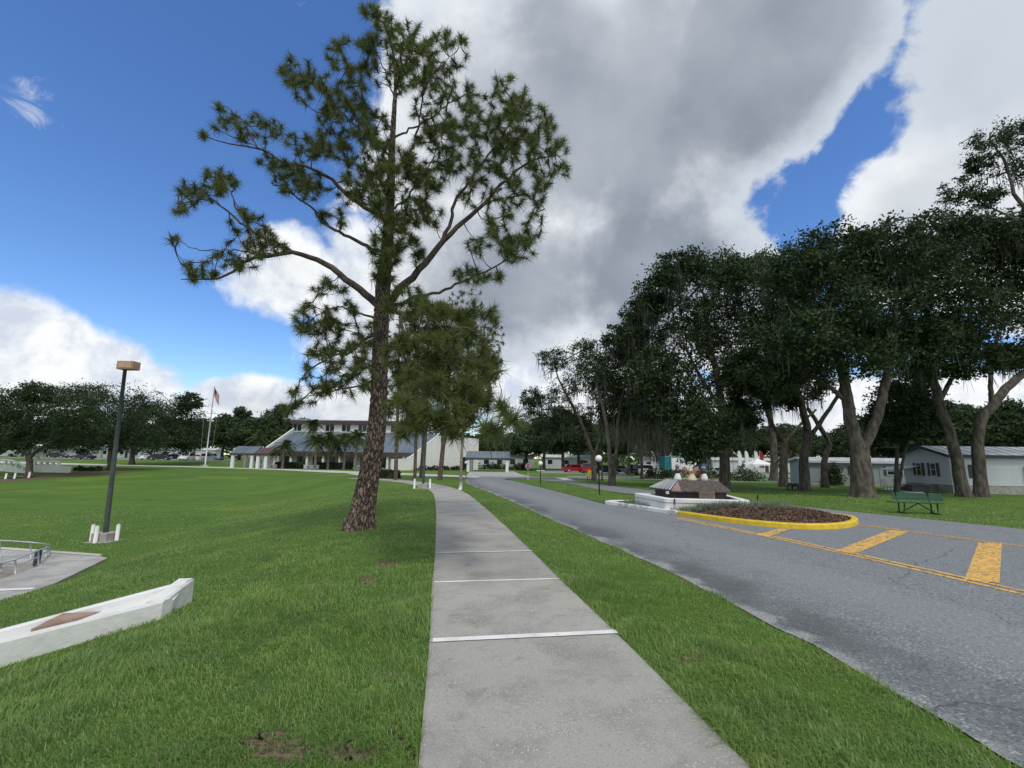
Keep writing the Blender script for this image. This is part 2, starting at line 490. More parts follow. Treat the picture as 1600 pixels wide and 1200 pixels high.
class MB:
    def __init__(s):
        s.V, s.F, s.n = [], [], 0
    def add(s, V, F):
        V = np.asarray(V, float)
        s.V.append(V)
        s.F += [tuple(int(i) + s.n for i in f) for f in F]
        s.n += len(V)
        return s
    def box(s, x0, x1, y0, y1, z0, z1, bev=0.0):
        if bev <= 0:
            V = [(x, y, z) for z in (z0, z1) for y in (y0, y1) for x in (x0, x1)]
            return s.add(V, [(0, 2, 3, 1), (4, 5, 7, 6), (0, 1, 5, 4), (2, 6, 7, 3), (0, 4, 6, 2), (1, 3, 7, 5)])
        b = bev
        ring = lambda i, z: [(x0 + i + c, y0 + i, z) if False else p for p in
                             [(x0 + b, y0 + i, z), (x1 - b, y0 + i, z), (x1 - i, y0 + b, z), (x1 - i, y1 - b, z),
                              (x1 - b, y1 - i, z), (x0 + b, y1 - i, z), (x0 + i, y1 - b, z), (x0 + i, y0 + b, z)]]
        rs = [ring(b * .6, z0), ring(0, z0 + b), ring(0, z1 - b), ring(b * .6, z1)]
        V = [p for r in rs for p in r]
        F = [tuple(range(7, -1, -1)), tuple(range(24, 32))]
        for k_ in range(3):
            for j in range(8):
                F.append((k_ * 8 + j, k_ * 8 + (j + 1) % 8, (k_ + 1) * 8 + (j + 1) % 8, (k_ + 1) * 8 + j))
        return s.add(V, F)
    def prism(s, poly, z0, z1):
        """vertical extrusion of an xy polygon (counter-clockwise)"""
        n = len(poly)
        V = [(p[0], p[1], z0) for p in poly] + [(p[0], p[1], z1) for p in poly]
        F = [tuple(range(n - 1, -1, -1)), tuple(range(n, 2 * n))]
        F += [(i, (i + 1) % n, n + (i + 1) % n, n + i) for i in range(n)]
        return s.add(V, F)
    def slab(s, poly3, off):
        """polygon in space thickened by an offset vector"""
        n = len(poly3)
        P = np.asarray(poly3, float)
        V = np.vstack([P, P + np.asarray(off, float)])
        F = [tuple(range(n - 1, -1, -1)), tuple(range(n, 2 * n))]
        F += [(i, (i + 1) % n, n + (i + 1) % n, n + i) for i in range(n)]
        return s.add(V, F)
    def tube(s, path, rad, n=8, caps=True):
        V, F = tube_arrays(path, rad, n)
        F = [tuple(f) for f in F]
        if caps:
            L = len(V) // n
            F.append(tuple(range(n - 1, -1, -1)))
            F.append(tuple((L - 1) * n + i for i in range(n)))
        return s.add(V, F)
    def lathe(s, prof, n=16, c=(0, 0, 0)):
        V = []
        for r, z in prof:
            for i in range(n):
                a = 2 * math.pi * i / n
                V.append((c[0] + r * math.cos(a), c[1] + r * math.sin(a), c[2] + z))
        F = [(j * n + i, j * n + (i + 1) % n, (j + 1) * n + (i + 1) % n, (j + 1) * n + i) for j in range(len(prof) - 1) for i in range(n)]
        F.append(tuple(range(n - 1, -1, -1)))
        F.append(tuple((len(prof) - 1) * n + i for i in range(n)))
        return s.add(V, F)
    def sphere(s, c, r, n=16, m=10, sc=(1, 1, 1)):
        prof = [(r * math.sin(math.pi * j / m) + 1e-4, -r * math.cos(math.pi * j / m)) for j in range(m + 1)]
        k0 = s.n
        s.lathe(prof, n)
        s.V[-1] = s.V[-1] * np.array(sc) + np.array(c)
        return s
    def build(s, name, m, parent=None, smooth=False, loc=(0, 0, 0), rotz=0.0, **tags):
        me = fast_mesh(name, np.vstack(s.V), s.F, smooth)
        return put(name, me, m, parent, loc, rotz, **tags)

def tube_arrays(path, rad, n=8):
    P = np.asarray(path, float)
    L = len(P)
    R = np.broadcast_to(np.asarray(rad, float), (L,))
    T = np.gradient(P, axis=0)
    T /= np.linalg.norm(T, axis=1)[:, None] + 1e-9
    ref = np.where(np.abs(T[:, 2:3]) > 0.9, np.array([[1., 0, 0]]), np.array([[0, 0, 1.]]))
    if L and (np.abs(T[:, 2]) > 0.9).any() and (np.abs(T[:, 2]) <= 0.9).any():
        ref = np.tile(np.array([[0.31, 0.95, 0.05]]), (L, 1))
    A = np.cross(T, ref)
    A /= np.linalg.norm(A, axis=1)[:, None] + 1e-9
    Bv = np.cross(T, A)
    a = np.linspace(0, 2 * math.pi, n, endpoint=False)
    V = P[:, None] + R[:, None, None] * (np.cos(a)[None, :, None] * A[:, None] + np.sin(a)[None, :, None] * Bv[:, None])
    i = np.arange(L - 1)[:, None] * n
    j = np.arange(n)[None]
    F = np.stack([i + j, i + n + j, i + n + (j + 1) % n, i + (j + 1) % n], -1).reshape(-1, 4)
    return V.reshape(-1, 3), F

class TB:
    """collects many tubes / quads as arrays (fast)"""
    def __init__(s):
        s.V, s.F, s.n = [], [], 0
    def add(s, V, F):
        s.V.append(np.asarray(V))
        s.F.append(np.asarray(F) + s.n)
        s.n += len(V)
    def tube(s, path, rad, n=5):
        s.add(*tube_arrays(path, rad, n))
    def build(s, name, m, parent=None, off=(0, 0, 0), smooth=True, **tags):
        if not s.V:
            return None
        me = fast_mesh(name, np.vstack(s.V) - np.asarray(off), np.vstack(s.F), smooth)
        return put(name, me, m, parent, **tags)

def smoothpath(pts, n=24):
    P = np.asarray(pts, float)
    if len(P) < 3:
        t = np.linspace(0, 1, n)[:, None]
        return P[0] * (1 - t) + P[-1] * t
    d = np.r_[0, np.cumsum(np.linalg.norm(np.diff(P, axis=0), axis=1))]
    t = np.linspace(0, d[-1], n)
    Q = np.vstack([2 * P[0] - P[1], P, 2 * P[-1] - P[-2]])
    out = []
    for x in t:
        i = min(max(np.searchsorted(d, x) - 1, 0), len(P) - 2)
        f = (x - d[i]) / max(d[i + 1] - d[i], 1e-9)
        a, b, c, e = Q[i], Q[i + 1], Q[i + 2], Q[i + 3]
        out.append(.5 * (2 * b + (c - a) * f + (2 * a - 5 * b + 4 * c - e) * f * f + (3 * b - a - 3 * c + e) * f ** 3))
    return np.array(out)

def ss(x, a, b):
    t = np.clip((x - a) / (b - a), 0, 1)
    return t * t * (3 - 2 * t)

# ------------------------------------------------------------------ terrain
SWY = np.array([-12, 0, 2.9, 4.7, 6.8, 9.0, 16.4, 24.8, 29.7, 33.5, 37.0, 41.0, 45.0, 48.0])
SWX = np.array([2.6, .86, .435, .175, -.165, -.49, -1.69, -3.2, -4.4, -5.7, -7.3, -9.6, -13.0, -17.5])

ZL = -1.62
def PL(u, v, z):
    d = ray(u, v)
    return np.array([0, 0, CZ]) + d * ((z - CZ) / d[2])
TERR = np.array([PL(u, v, ZL)[:2] for u, v in ((-260, 846), (0, 858), (158, 869.5), (168, 871.5), (86, 911), (0, 940), (-260, 1000))])
def tdist(x, y):
    sh_ = np.shape(x)
    P = np.stack([np.ravel(x), np.ravel(y)], -1).astype(float)
    d = np.full(len(P), 1e9)
    ins = np.zeros(len(P), bool)
    n = len(TERR)
    for i_ in range(n):
        a, b = TERR[i_], TERR[(i_ + 1) % n]
        t = np.clip(((P - a) @ (b - a)) / ((b - a) @ (b - a)), 0, 1)
        d = np.minimum(d, np.linalg.norm(P - a - t[:, None] * (b - a), axis=1))
        c = ((a[1] > P[:, 1]) != (b[1] > P[:, 1])) & (P[:, 0] < (b[0] - a[0]) * (P[:, 1] - a[1]) / (b[1] - a[1] + 1e-12) + a[0])
        ins ^= c
    return np.where(ins, -d, d).reshape(sh_)

def H(x, y):
    x = np.asarray(x, float)
    y = np.asarray(y, float)
    x, y = np.broadcast_arrays(x, y)
    z = -0.014 * np.clip(y, 0, 60) - 0.006 * np.clip(x - 10, 0, 25)
    d = np.interp(y, SWY, SWX) - 0.95 - x
    z = z - 1.45 * ss(d, 0.7, 13) * (1 - ss(y, 38, 76))
    z = z + 0.75 * ss(y, 88, 108) * ss(-x, 20, 45)
    z = z + 0.035 * np.sin(x * .35 + 1) * np.sin(y * .28) * ss(d, 1.5, 5) * (1 - ss(y, 40, 70))
    near = (x < -7) & (x > -60) & (y > 3) & (y < 24)
    if np.any(near):
        if z.ndim == 0:
            q = tdist(x, y)
            w = 1 - ss(q, 0.05, 2.2)
            z = z * (1 - w) + (ZL - .06 - 1.1 * ss(-q, .25, .7)) * w
        else:
            q = tdist(x[near], y[near])
            w = 1 - ss(q, 0.05, 2.2)
            z[near] = z[near] * (1 - w) + (ZL - .06 - 1.1 * ss(-q, .25, .7)) * w
    return z

def G(u, v, hf=None):
    """point on the ground seen at a place of the photograph"""
    d = ray(u, v)
    c = np.array([0, 0, CZ])
    t = 0.8
    while t < 600:
        p = c + d * t
        if p[2] < H(p[0], p[1]):
            break
        t *= 1.02
    lo, hi = t / 1.02, t
    for _ in range(24):
        md = .5 * (lo + hi)
        p = c + d * md
        if p[2] < H(p[0], p[1]):
            hi = md
        else:
            lo = md
    return c + d * hi

def gz(x, y):
    return float(H(x, y))

xs = np.unique(np.r_[np.linspace(-420, -70, 24), np.linspace(-70, -24, 40), np.linspace(-24, 24, 150), np.linspace(24, 80, 40), np.linspace(80, 420, 24)])
ys = np.unique(np.r_[np.linspace(-40, 0, 12), np.linspace(0, 30, 110), np.linspace(30, 110, 100), np.linspace(110, 300, 30), np.linspace(300, 1400, 14)])
X, Y = np.meshgrid(xs, ys)
Z = H(X, Y)
V = np.stack([X, Y, Z], -1).reshape(-1, 3)
nx = len(xs)
i, j = np.meshgrid(np.arange(nx - 1), np.arange(len(ys) - 1))
k0 = (j * nx + i).ravel()
put('lawn', fast_mesh('lawn', V, np.stack([k0, k0 + 1, k0 + nx + 1, k0 + nx], -1), True), M_turf, kind='structure')

def strip(name, left, right, m, dz, kind='structure', n=None, parent=None, cross=6):
    """sheet between two polylines that follows the ground"""
    n = n or 60
    L = smoothpath([(a, b, 0) for a, b in left], n)
    R_ = smoothpath([(a, b, 0) for a, b in right], n)
    t = np.linspace(0, 1, cross + 1)[None, :, None]
    P = L[:, None] * (1 - t) + R_[:, None] * t
    P[..., 2] = H(P[..., 0], P[..., 1]) + dz
    w = cross + 1
    i_, j_ = np.meshgrid(np.arange(cross), np.arange(n - 1))
    q = (j_ * w + i_).ravel()
    me = fast_mesh(name, P.reshape(-1, 3), np.stack([q, q + 1, q + w + 1, q + w], -1), True)
    return put(name, me, m, parent, kind=kind if parent is None else None)

def fan(name, poly, m, dz, kind='structure', edge=0.03, rings=5):
    """filled, ground-following sheet from an outline, with a small skirt"""
    P = np.asarray(poly, float)
    c = P.mean(0)
    n = len(P)
    V = []
    for r in range(rings + 1):
        f = 1 - r / (rings + .0)
        Q = c + (P - c) * max(f, 0.001)
        V.append(np.c_[Q, H(Q[:, 0], Q[:, 1]) + dz])
    V.append(np.c_[P, H(P[:, 0], P[:, 1]) + dz - edge])
    F = []
    for r in range(rings):
        for i_ in range(n):
            F.append((r * n + i_, r * n + (i_ + 1) % n, (r + 1) * n + (i_ + 1) % n, (r + 1) * n + i_))
    k_ = (rings + 1) * n
    for i_ in range(n):
        F.append((k_ + i_, k_ + (i_ + 1) % n, (i_ + 1) % n, i_))
    return put(name, fast_mesh(name, np.vstack(V), F, True), m, None, kind=kind)

# ------------------------------------------------------------------ roads
RL = [(3.15, -14), (3.05, 0), (2.98, 3.8), (2.82, 5.6), (2.55, 8.1), (1.72, 12.1), (0.8, 17), (-.23, 22.5), (-1.5, 28.5), (-2.77, 34.3), (-4.1, 42), (-5.0, 50), (-6.5, 56)]
RR = [(18.5, -14), (17.9, 0), (17.2, 5), (16.6, 9), (15.6, 13.4), (14.6, 16.5), (13.5, 19.3), (12.1, 22.8), (10.7, 28), (9.4, 33), (7.9, 41), (6.9, 48), (7.5, 56)]
# ragged asphalt edge
RLd = smoothpath([(a, b, 0) for a, b in RL], 260)[:, :2]
RLd[:, 0] += np.interp(np.arange(260), np.arange(0, 261, 2), rng.normal(0, .028, 131)) + .02 * np.sin(np.arange(260) * .21)
def strip_raw(name, L, R_, m, dz, cross=10):
    n = len(L)
    t = np.linspace(0, 1, cross + 1)[None, :, None]
    P2 = L[:, None] * (1 - t) + R_[:, None] * t
    P = np.concatenate([P2, (H(P2[..., 0], P2[..., 1]) + dz)[..., None]], -1)
    w = cross + 1
    i_, j_ = np.meshgrid(np.arange(cross), np.arange(n - 1))
    q = (j_ * w + i_).ravel()
    me = fast_mesh(name, P.reshape(-1, 3), np.stack([q, q + 1, q + w + 1, q + w], -1), True)
    wd = np.linalg.norm(R_ - L, axis=1)[:, None] * np.linspace(0, 1, w)[None]
    me.attributes.new('from_edge', 'FLOAT', 'POINT').data.foreach_set('value', wd.astype(np.float32).ravel())
    return put(name, me, m, kind='structure')
strip_raw('road', RLd, smoothpath([(a, b, 0) for a, b in RR], 260)[:, :2], M_asph, 0.012)
# crossing street, drive to the clubhouse, ring road and car parks
strip('cross_street', [(-12, 55), (0, 56), (20, 56.5), (50, 57), (110, 60)], [(-12, 60), (0, 61), (20, 61.5), (50, 62), (110, 66)], M_asph2, 0.022)
strip('ring_road', [(-4, 54.5), (-16, 62), (-30, 70), (-46, 77), (-70, 84), (-140, 96)], [(-4, 60.5), (-16, 67.5), (-30, 75), (-46, 81.5), (-70, 89), (-140, 102)], M_walk, 0.026)
strip('entrance_drive', [(-6, 60), (-6.5, 70), (-7.5, 84)], [(3, 60), (1.5, 70), (.5, 84)], M_conc2, 0.032)
strip('far_footpath', [(8, 63.8), (30, 64.2), (110, 68)], [(8, 65.4), (30, 65.8), (110, 69.6)], M_walk, 0.024)
strip('car_park', [(-220, 108), (-100, 108), (-40, 106)], [(-220, 134), (-100, 132), (-40, 128)], M_asph2, 0.02)
strip('side_car_park', [(5, 76), (40, 76), (110, 80)], [(5, 96), (40, 96), (110, 100)], M_asph2, 0.02)
strip('building_footpath', [(-13, 49.5), (-17.5, 58), (-22, 66)], [(-15, 48.5), (-19, 57), (-23.5, 65.4)], M_walk, 0.030)

# median lawn between the two lanes
MED = smoothpath([(4.16, 20.3, 0), (3.6, 24.6, 0), (2.95, 29.3, 0), (1.6, 38, 0), (.14, 47.1, 0), (-.8, 50.4, 0), (.6, 52, 0), (2.8, 50, 0), (4.87, 42.5, 0), (5.9, 34, 0), (6.98, 26.1, 0), (8.6, 22.4, 0), (9.6, 20.8, 0), (7, 20.5, 0), (4.16, 20.3, 0)], 90)[:-1, :2]
fan('median_lawn', MED[::-1], M_turf, 0.05, rings=10, edge=0.06)

# yellow markings
def marking(name, pts, m, w, dz=0.018, parent=None):
    P = smoothpath([(a, b, 0) for a, b in pts], 70)[:, :2]
    T = np.gradient(P, axis=0)
    T /= np.linalg.norm(T, axis=1)[:, None]
    N = np.c_[-T[:, 1], T[:, 0]]
    A, Bq = P + N * w / 2, P - N * w / 2
    V = np.vstack([np.c_[A, H(A[:, 0], A[:, 1]) + dz], np.c_[Bq, H(Bq[:, 0], Bq[:, 1]) + dz]])
    n = len(P)
    F = np.array([(i_, i_ + n, i_ + n + 1, i_ + 1) for i_ in range(n - 1)])
    return put(name, fast_mesh(name, V, F), m, parent, kind='structure')
yl = [(5.55, 15.35), (5.95, 13.4), (6.42, 11.7), (6.86, 9.3), (7.22, 6.8), (7.5, 4), (7.65, 0), (7.7, -8)]
for k_, off in enumerate((-.11, .11)):
    marking('yellow_line', [(a + off, b) for a, b in yl], M_yline, 0.11)
yr = [(10.75, 14.2), (11.25, 12.2), (11.75, 10.4), (12.2, 8), (12.5, 4), (12.6, -4)]
for off in (-.1, .1):
    marking('yellow_line', [(a + off, b) for a, b in yr], M_yline, 0.09)
def poly_mark(name, px, m, dz=0.020):
    P = [G(u, v) for u, v in px]
    P = np.array([(p[0], p[1], gz(p[0], p[1]) + dz) for p in P])
    put(name, fast_mesh(name, P, [tuple(range(len(P)))]), m, kind='structure')
poly_mark('yellow_hatch_bar', [(1180, 837), (1200, 840), (1236, 827.5), (1218, 826.5)], M_yline)
poly_mark('yellow_hatch_bar', [(1306, 862), (1336, 867), (1420, 832), (1390, 829)], M_yline)
poly_mark('yellow_hatch_bar', [(1507, 908), (1562, 913), (1566, 850), (1529, 849)], M_yline)
poly_mark('white_arrow_marking', [(866, 746.6), (884, 747), (893, 749.5), (880, 750)], M_wline, 0.03)

# ------------------------------------------------------------------ sidewalk of separate slabs
walk = put('sidewalk', None, None, kind='structure')
SC = smoothpath(np.c_[SWX, SWY, np.zeros(len(SWX))], 900)
sl = np.r_[0, np.cumsum(np.linalg.norm(np.diff(SC, axis=0), axis=1))]
j0 = np.interp(4.72, SC[:, 1], sl)
def cpoint(s_):
    p = np.array([np.interp(s_, sl, SC[:, 0]), np.interp(s_, sl, SC[:, 1])])
    q = np.array([np.interp(s_ + .2, sl, SC[:, 0]), np.interp(s_ + .2, sl, SC[:, 1])]) - np.array([np.interp(s_ - .2, sl, SC[:, 0]), np.interp(s_ - .2, sl, SC[:, 1])])
    q /= np.linalg.norm(q) + 1e-9
    return p, q, np.array([q[1], -q[0]])
STEP = 2.13
HW = 0.93
for kk in range(-4, 24):
    a, b = j0 + kk * STEP, j0 + (kk + 1) * STEP
    if a < 0.3 or b > sl[-1] - .3:
        continue
    gap = 0.008
    ts = np.linspace(a + gap, b - gap, 4)
    lift = rng.uniform(-.004, .006)
    rows = []
    for (ins, z) in ((0.0, -0.12), (0.0, 0.028), (0.025, 0.040), ):
        Lp, Rp = [], []
        for q in ts:
            qq = min(max(q, a + gap + ins), b - gap - ins)
            p, t_, n_ = cpoint(qq)
            l_, r_ = p - n_ * (HW - ins), p + n_ * (HW - ins)
            Lp.append((l_[0], l_[1], gz(*p) + z + lift))
            Rp.append((r_[0], r_[1], gz(*p) + z + lift))
        rows.append(Lp + Rp[::-1])
    V = np.array(rows).reshape(-1, 3)
    F = [(r * 8 + (i_ + 1) % 8, r * 8 + i_, (r + 1) * 8 + i_, (r + 1) * 8 + (i_ + 1) % 8) for r in (0, 1) for i_ in range(8)]
    F += [(16, 17, 22, 23), (17, 18, 21, 22), (18, 19, 20, 21)]
    V = V - np.array([0, 0, 0])
    put('slab', fast_mesh('slab', V, [f[::-1] for f in F]), M_conc, walk)
    if kk in (-1, 0, 1, 2, 6, 8, 11):
        # white-painted joint
        w0 = 0.085 if kk < 1 else 0.06
        P = []
        for sg, ww in ((-1, 1), (1, 1)):
            for e in (-1, 1):
                p, t_, n_ = cpoint(a + sg * w0 / 2 * (1 if kk else 1.1))
                q = p + n_ * e * (HW - .03 * (e < 0))
                P.append((q[0], q[1], gz(*p) + 0.049))
        put('painted_joint', fast_mesh('painted_joint', P, [(0, 1, 3, 2)]), M_wline, walk)

# ------------------------------------------------------------------ tree builders
def pine_bark():
    ma = bpy.data.materials.new('pine_bark')
    ma.use_nodes = True
    k = NT(ma.node_tree)
    b = k.n['Principled BSDF']
    v = k.new('ShaderNodeTexCoord').outputs['Object']
    mp = k.new('ShaderNodeMapping')
    mp.inputs['Scale'].default_value = (1, 1, .33)
    k.l.new(v, mp.inputs[0])
    nn = k.new('ShaderNodeTexNoise')
    nn.inputs['Scale'].default_value = 9
    k.l.new(mp.outputs[0], nn.inputs['Vector'])
    w = k.new('ShaderNodeVectorMath')
    w.operation = 'MULTIPLY_ADD'
    k.l.new(nn.outputs['Color'], w.inputs[0])
    w.inputs[1].default_value = (.06, .06, .06)
    k.l.new(mp.outputs[0], w.inputs[2])
    vo = k.new('ShaderNodeTexVoronoi')
    vo.feature = 'DISTANCE_TO_EDGE'
    vo.inputs['Scale'].default_value = 13
    k.l.new(w.outputs[0], vo.inputs['Vector'])
    vc = k.new('ShaderNodeTexVoronoi')
    vc.inputs['Scale'].default_value = 13
    k.l.new(w.outputs[0], vc.inputs['Vector'])
    plate = k.step(vo.outputs['Distance'], 0.03, 0.17)
    hue = k.new('ShaderNodeSeparateColor')
    k.l.new(vc.outputs['Color'], hue.inputs[0])
    c = k.mix(hue.outputs[0], (0.17, 0.115, 0.085), (0.28, 0.225, 0.19))
    c = k.mix(k.m('MULTIPLY', k.step(k.noise(v, 30, 5), .4, .7), .4), c, (0.11, 0.075, 0.058))
    c = k.mix(plate, (0.050, 0.035, 0.028), c)
    k.l.new(c, b.inputs['Base Color'])
    b.inputs['Roughness'].default_value = 0.95
    bn = k.new('ShaderNodeBump')
    bn.inputs['Strength'].default_value = 1.0
    bn.inputs['Distance'].default_value = 0.035
    k.l.new(k.m('ADD', plate, k.m('MULTIPLY', k.noise(v, 40, 5), .3)), bn.inputs['Height'])
    k.l.new(bn.outputs[0], b.inputs['Normal'])
    return ma
M_pbark = pine_bark()

def unit(a):
    return a / (np.linalg.norm(a, axis=-1, keepdims=True) + 1e-9)

def bark_trunk(path, rad, n=44):
    """trunk surface with raised plates, flared and rooted at the bottom"""
    V, F = tube_arrays(path, rad, n)
    L = len(path)
    V = V.reshape(L, n, 3)
    P = np.asarray(path)
    s_ = np.r_[0, np.cumsum(np.linalg.norm(np.diff(P, axis=0), axis=1))]
    a = np.linspace(0, 2 * math.pi, n, endpoint=False)
    R = np.broadcast_to(rad, (L,))
    uu = (a[None] * R[:, None]) / .085
    vv = np.broadcast_to(s_[:, None] / .26, uu.shape)
    U0, V0 = np.floor(uu), np.floor(vv)
    def hsh(i_, j_, q):
        return np.modf(np.abs(np.sin(i_ * 127.1 + j_ * 311.7 + q * 74.7) * 43758.5453))[0]
    d1 = np.full(uu.shape, 9.)
    d2 = np.full(uu.shape, 9.)
    for di in (-1, 0, 1):
        for dj in (-1, 0, 1):
            ii, jj = U0 + di, V0 + dj
            d = np.hypot(ii + hsh(ii, jj, 1) - uu, jj + hsh(ii, jj, 2) - vv)
            d2 = np.minimum(d2, np.maximum(d1, d))
            d1 = np.minimum(d1, d)
    rel = np.clip((d2 - d1) / .35, 0, 1)
    flare = np.exp(-s_ / .35)[:, None] * (.35 + .25 * np.cos(a * 4 + .7)[None])
    dirs = V - P[:, None]
    ln = np.linalg.norm(dirs, axis=2, keepdims=True)
    V = V + dirs / ln * ((rel - .5) * .055 * np.clip(R / .3, .2, 1)[:, None])[..., None] + dirs * flare[..., None]
    return V.reshape(-1, 3), F

def grow(nodes, radii, targets, tb, r0=.022, r1=.007, sag=.12, seg=5, nside=4, weight=None):
    """joins every target to the nearest wood by a bent twig; returns end directions"""
    nodes = list(map(np.asarray, nodes))
    N = np.array(nodes)
    cap = len(N) + len(targets) * 4
    buf = np.zeros((cap, 3))
    cnt = len(N)
    buf[:cnt] = N
    pen = np.zeros(cap)
    order = np.argsort([np.min(np.linalg.norm(N - t, axis=1)) for t in targets])
    dirs = np.zeros((len(targets), 3))
    for o_ in order:
        t = targets[o_]
        d = np.linalg.norm(buf[:cnt] - t, axis=1) + pen[:cnt]
        q = buf[int(np.argmin(d))].copy()
        L = np.linalg.norm(t - q)
        if L < .05:
            dirs[o_] = (0, 0, 1)
            continue
        m1 = q * .6 + t * .4 + rng.normal(0, .07 * L, 3) + np.array([0, 0, -sag * L])
        P = smoothpath([q, m1, t], seg)
        tb.tube(P, np.linspace(r0 + .012 * min(L, 2), r1, seg), nside)
        for p in P[2:]:
            buf[cnt] = p
            pen[cnt] = .12
            cnt += 1
        dirs[o_] = unit(P[-1] - P[-2])
    return dirs

def needles(C, D_, n, length, width, droop=.25):
    """bottle-brush tufts: n needles round each centre C, mostly along D_"""
    m_ = len(C)
    d = unit(rng.normal(0, 1, (m_, n, 3)) + D_[:, None] * 0.7 + np.array([0, 0, .1]))
    back = rng.uniform(-.8, .1, (m_, n, 1)) * length
    base = C[:, None] + D_[:, None] * back
    ln = length * rng.uniform(.65, 1.15, (m_, n, 1))
    tip = base + d * ln + np.array([0, 0, -1]) * ln * droop * rng.uniform(.3, 1, (m_, n, 1))
    side = unit(np.cross(d, rng.normal(0, 1, (m_, n, 3)))) * width * .5
    V = np.stack([base - side, base + side, tip], 2).reshape(-1, 3)
    F = np.arange(len(V)).reshape(-1, 3)
    return V, F

def moss_strands(points, lmin, lmax, w, k_per=3):
    n = len(points)
    if n == 0:
        return np.zeros((0, 3)), np.zeros((0, 4), int)
    P = np.repeat(points, k_per, 0) + rng.normal(0, .12, (n * k_per, 3)) * np.array([1, 1, .3])
    L = rng.uniform(lmin, lmax, len(P))
    a = rng.uniform(0, math.pi, len(P))
    side = np.c_[np.cos(a), np.sin(a), np.zeros(len(P))]
    rows = []
    drift = rng.normal(0, .05, (len(P), 3)) * np.array([1, 1, 0])
    for f, ww in ((0, .5), (.3, 1.0), (.65, .75), (1, .12)):
        c = P + np.c_[np.zeros((len(P), 2)), -L * f] + drift * f * 3 + rng.normal(0, .02, P.shape)
        rows += [c - side * w * ww / 2, c + side * w * ww / 2]
    V = np.stack(rows, 1).reshape(-1, 3)
    b = np.arange(len(P))[:, None] * 8
    F = np.concatenate([b + np.array([[2 * r, 2 * r + 1, 2 * r + 3, 2 * r + 2]]) for r in range(3)], 0)
    return V, F

def px_path(pts, Y):
    return [at(p[0], p[1], Y + (p[2] if len(p) > 2 else 0)) for p in pts]

def pine(label, Y0, trunk, limbs, blobs, dens, nlen, nwid, nn, depth_r, group=None, fine=False, droop=.25, moss=0, bark=None, name='pine_tree'):
    base = at(trunk[0][0], trunk[0][1], Y0)
    base[2] = gz(base[0], base[1])
    root = thing(name, label, 'tree', base, group=group)
    tp = px_path([(t[0], t[1], t[3] if len(t) > 3 else 0) for t in trunk], Y0)
    tp[0] = base + np.array([0, 0, -.06])
    n = 420 if fine else 40
    path = smoothpath(tp, n)
    rad = np.interp(np.linspace(0, 1, n), np.linspace(0, 1, len(trunk)), [t[2] * Y0 / 709 * (.80 if fine else .55) for t in trunk])
    if fine:
        V, F = bark_trunk(path, rad, 64)
    else:
        V, F = tube_arrays(path, rad, 12)
    put('trunk', fast_mesh('trunk', V - base, F, True), bark or M_pbark, root)
    tb = TB()
    nodes = [p for p in path[int(n * .4)::max(1, n // 50)]]
    for l in limbs:
        pts, r0, r1 = l
        P = smoothpath(px_path(pts, Y0), 26)
        P[1:] += rng.normal(0, .02, P[1:].shape)
        lt = TB()
        lt.tube(P, np.linspace(r0, r1, 26) * .82, 8)
        lt.build('limb', M_pbark2, root, base)
        nodes += list(P[4:])
    T = []
    for b in blobs:
        u, v, ru, rv = b[:4]
        dd = b[4] if len(b) > 4 else None
        rx, ry = ru * Y0 / 709, rv * Y0 / 709
        cnt = max(3, int(dens * rx * ry * 3.14))
        for _ in range(cnt):
            a, r = rng.uniform(0, 2 * math.pi), math.sqrt(rng.uniform(0, 1))
            if dd is None:
                off = rng.uniform(-1, 1) * depth_r
            else:
                off = dd + rng.normal(0, .45)
            Yq = Y0 + off
            # keep the measured direction but its own distance
            T.append(at(u + ru * r * math.cos(a), v + rv * r * math.sin(a), Yq))
    T = np.array(T)
    D_ = grow(nodes, None, T, tb, r0=.012 * (1 if fine else 2), r1=.006 * (1 if fine else 2))
    tb.build('twigs', M_dbark if not fine else M_pbark2, root, base, kind='stuff')
    D_ = unit(D_ + np.array([0, 0, .35]) + rng.normal(0, .2, D_.shape))
    V, F = needles(T, D_, nn, nlen, nwid, droop)
    put('crown', fast_mesh('crown', V - base, F), M_needle, root, kind='stuff')
    if moss:
        pts = T[rng.integers(0, len(T), moss)] - np.array([0, 0, .1])
        V, F = moss_strands(pts, .15, .5, .02 * max(1, Y0 / 20), 5)
        put('moss', fast_mesh('moss', V - base, F), M_moss, root, kind='stuff')
    return root
M_pbark2 = mat('pine_limb_bark', (0.060, 0.046, 0.038), (0.12, 0.098, 0.082), 7, 0.95, 1.0, 18, stretch=(1, 1, .6))

def leaves(C, R, per, size, flat=.75, up=.5, fuzzy=False):
    n = len(C)
    if fuzzy:
        d = rng.normal(0, .55, (n, per, 3)) * rng.uniform(.6, 1.35, (n, 1, 3))
    else:
        d = unit(rng.normal(0, 1, (n, per, 3))) * rng.uniform(0.25, 1, (n, per, 1)) ** .5
    P = C[:, None] + d * R[:, None, None] * np.array([1, 1, flat])
    nrm = unit(rng.normal(0, 1, (n, per, 3)) + np.array([0, 0, up]))
    t = unit(np.cross(nrm, rng.normal(0, 1, (n, per, 3))))
    b = np.cross(nrm, t)
    s_ = size * rng.uniform(.6, 1.3, (n, per, 1))
    V = np.stack([P - t * s_ * .5, P + b * s_ * .27, P + t * s_ * .5, P - b * s_ * .27], 2).reshape(-1, 3)
    return V, np.arange(len(V)).reshape(-1, 4)

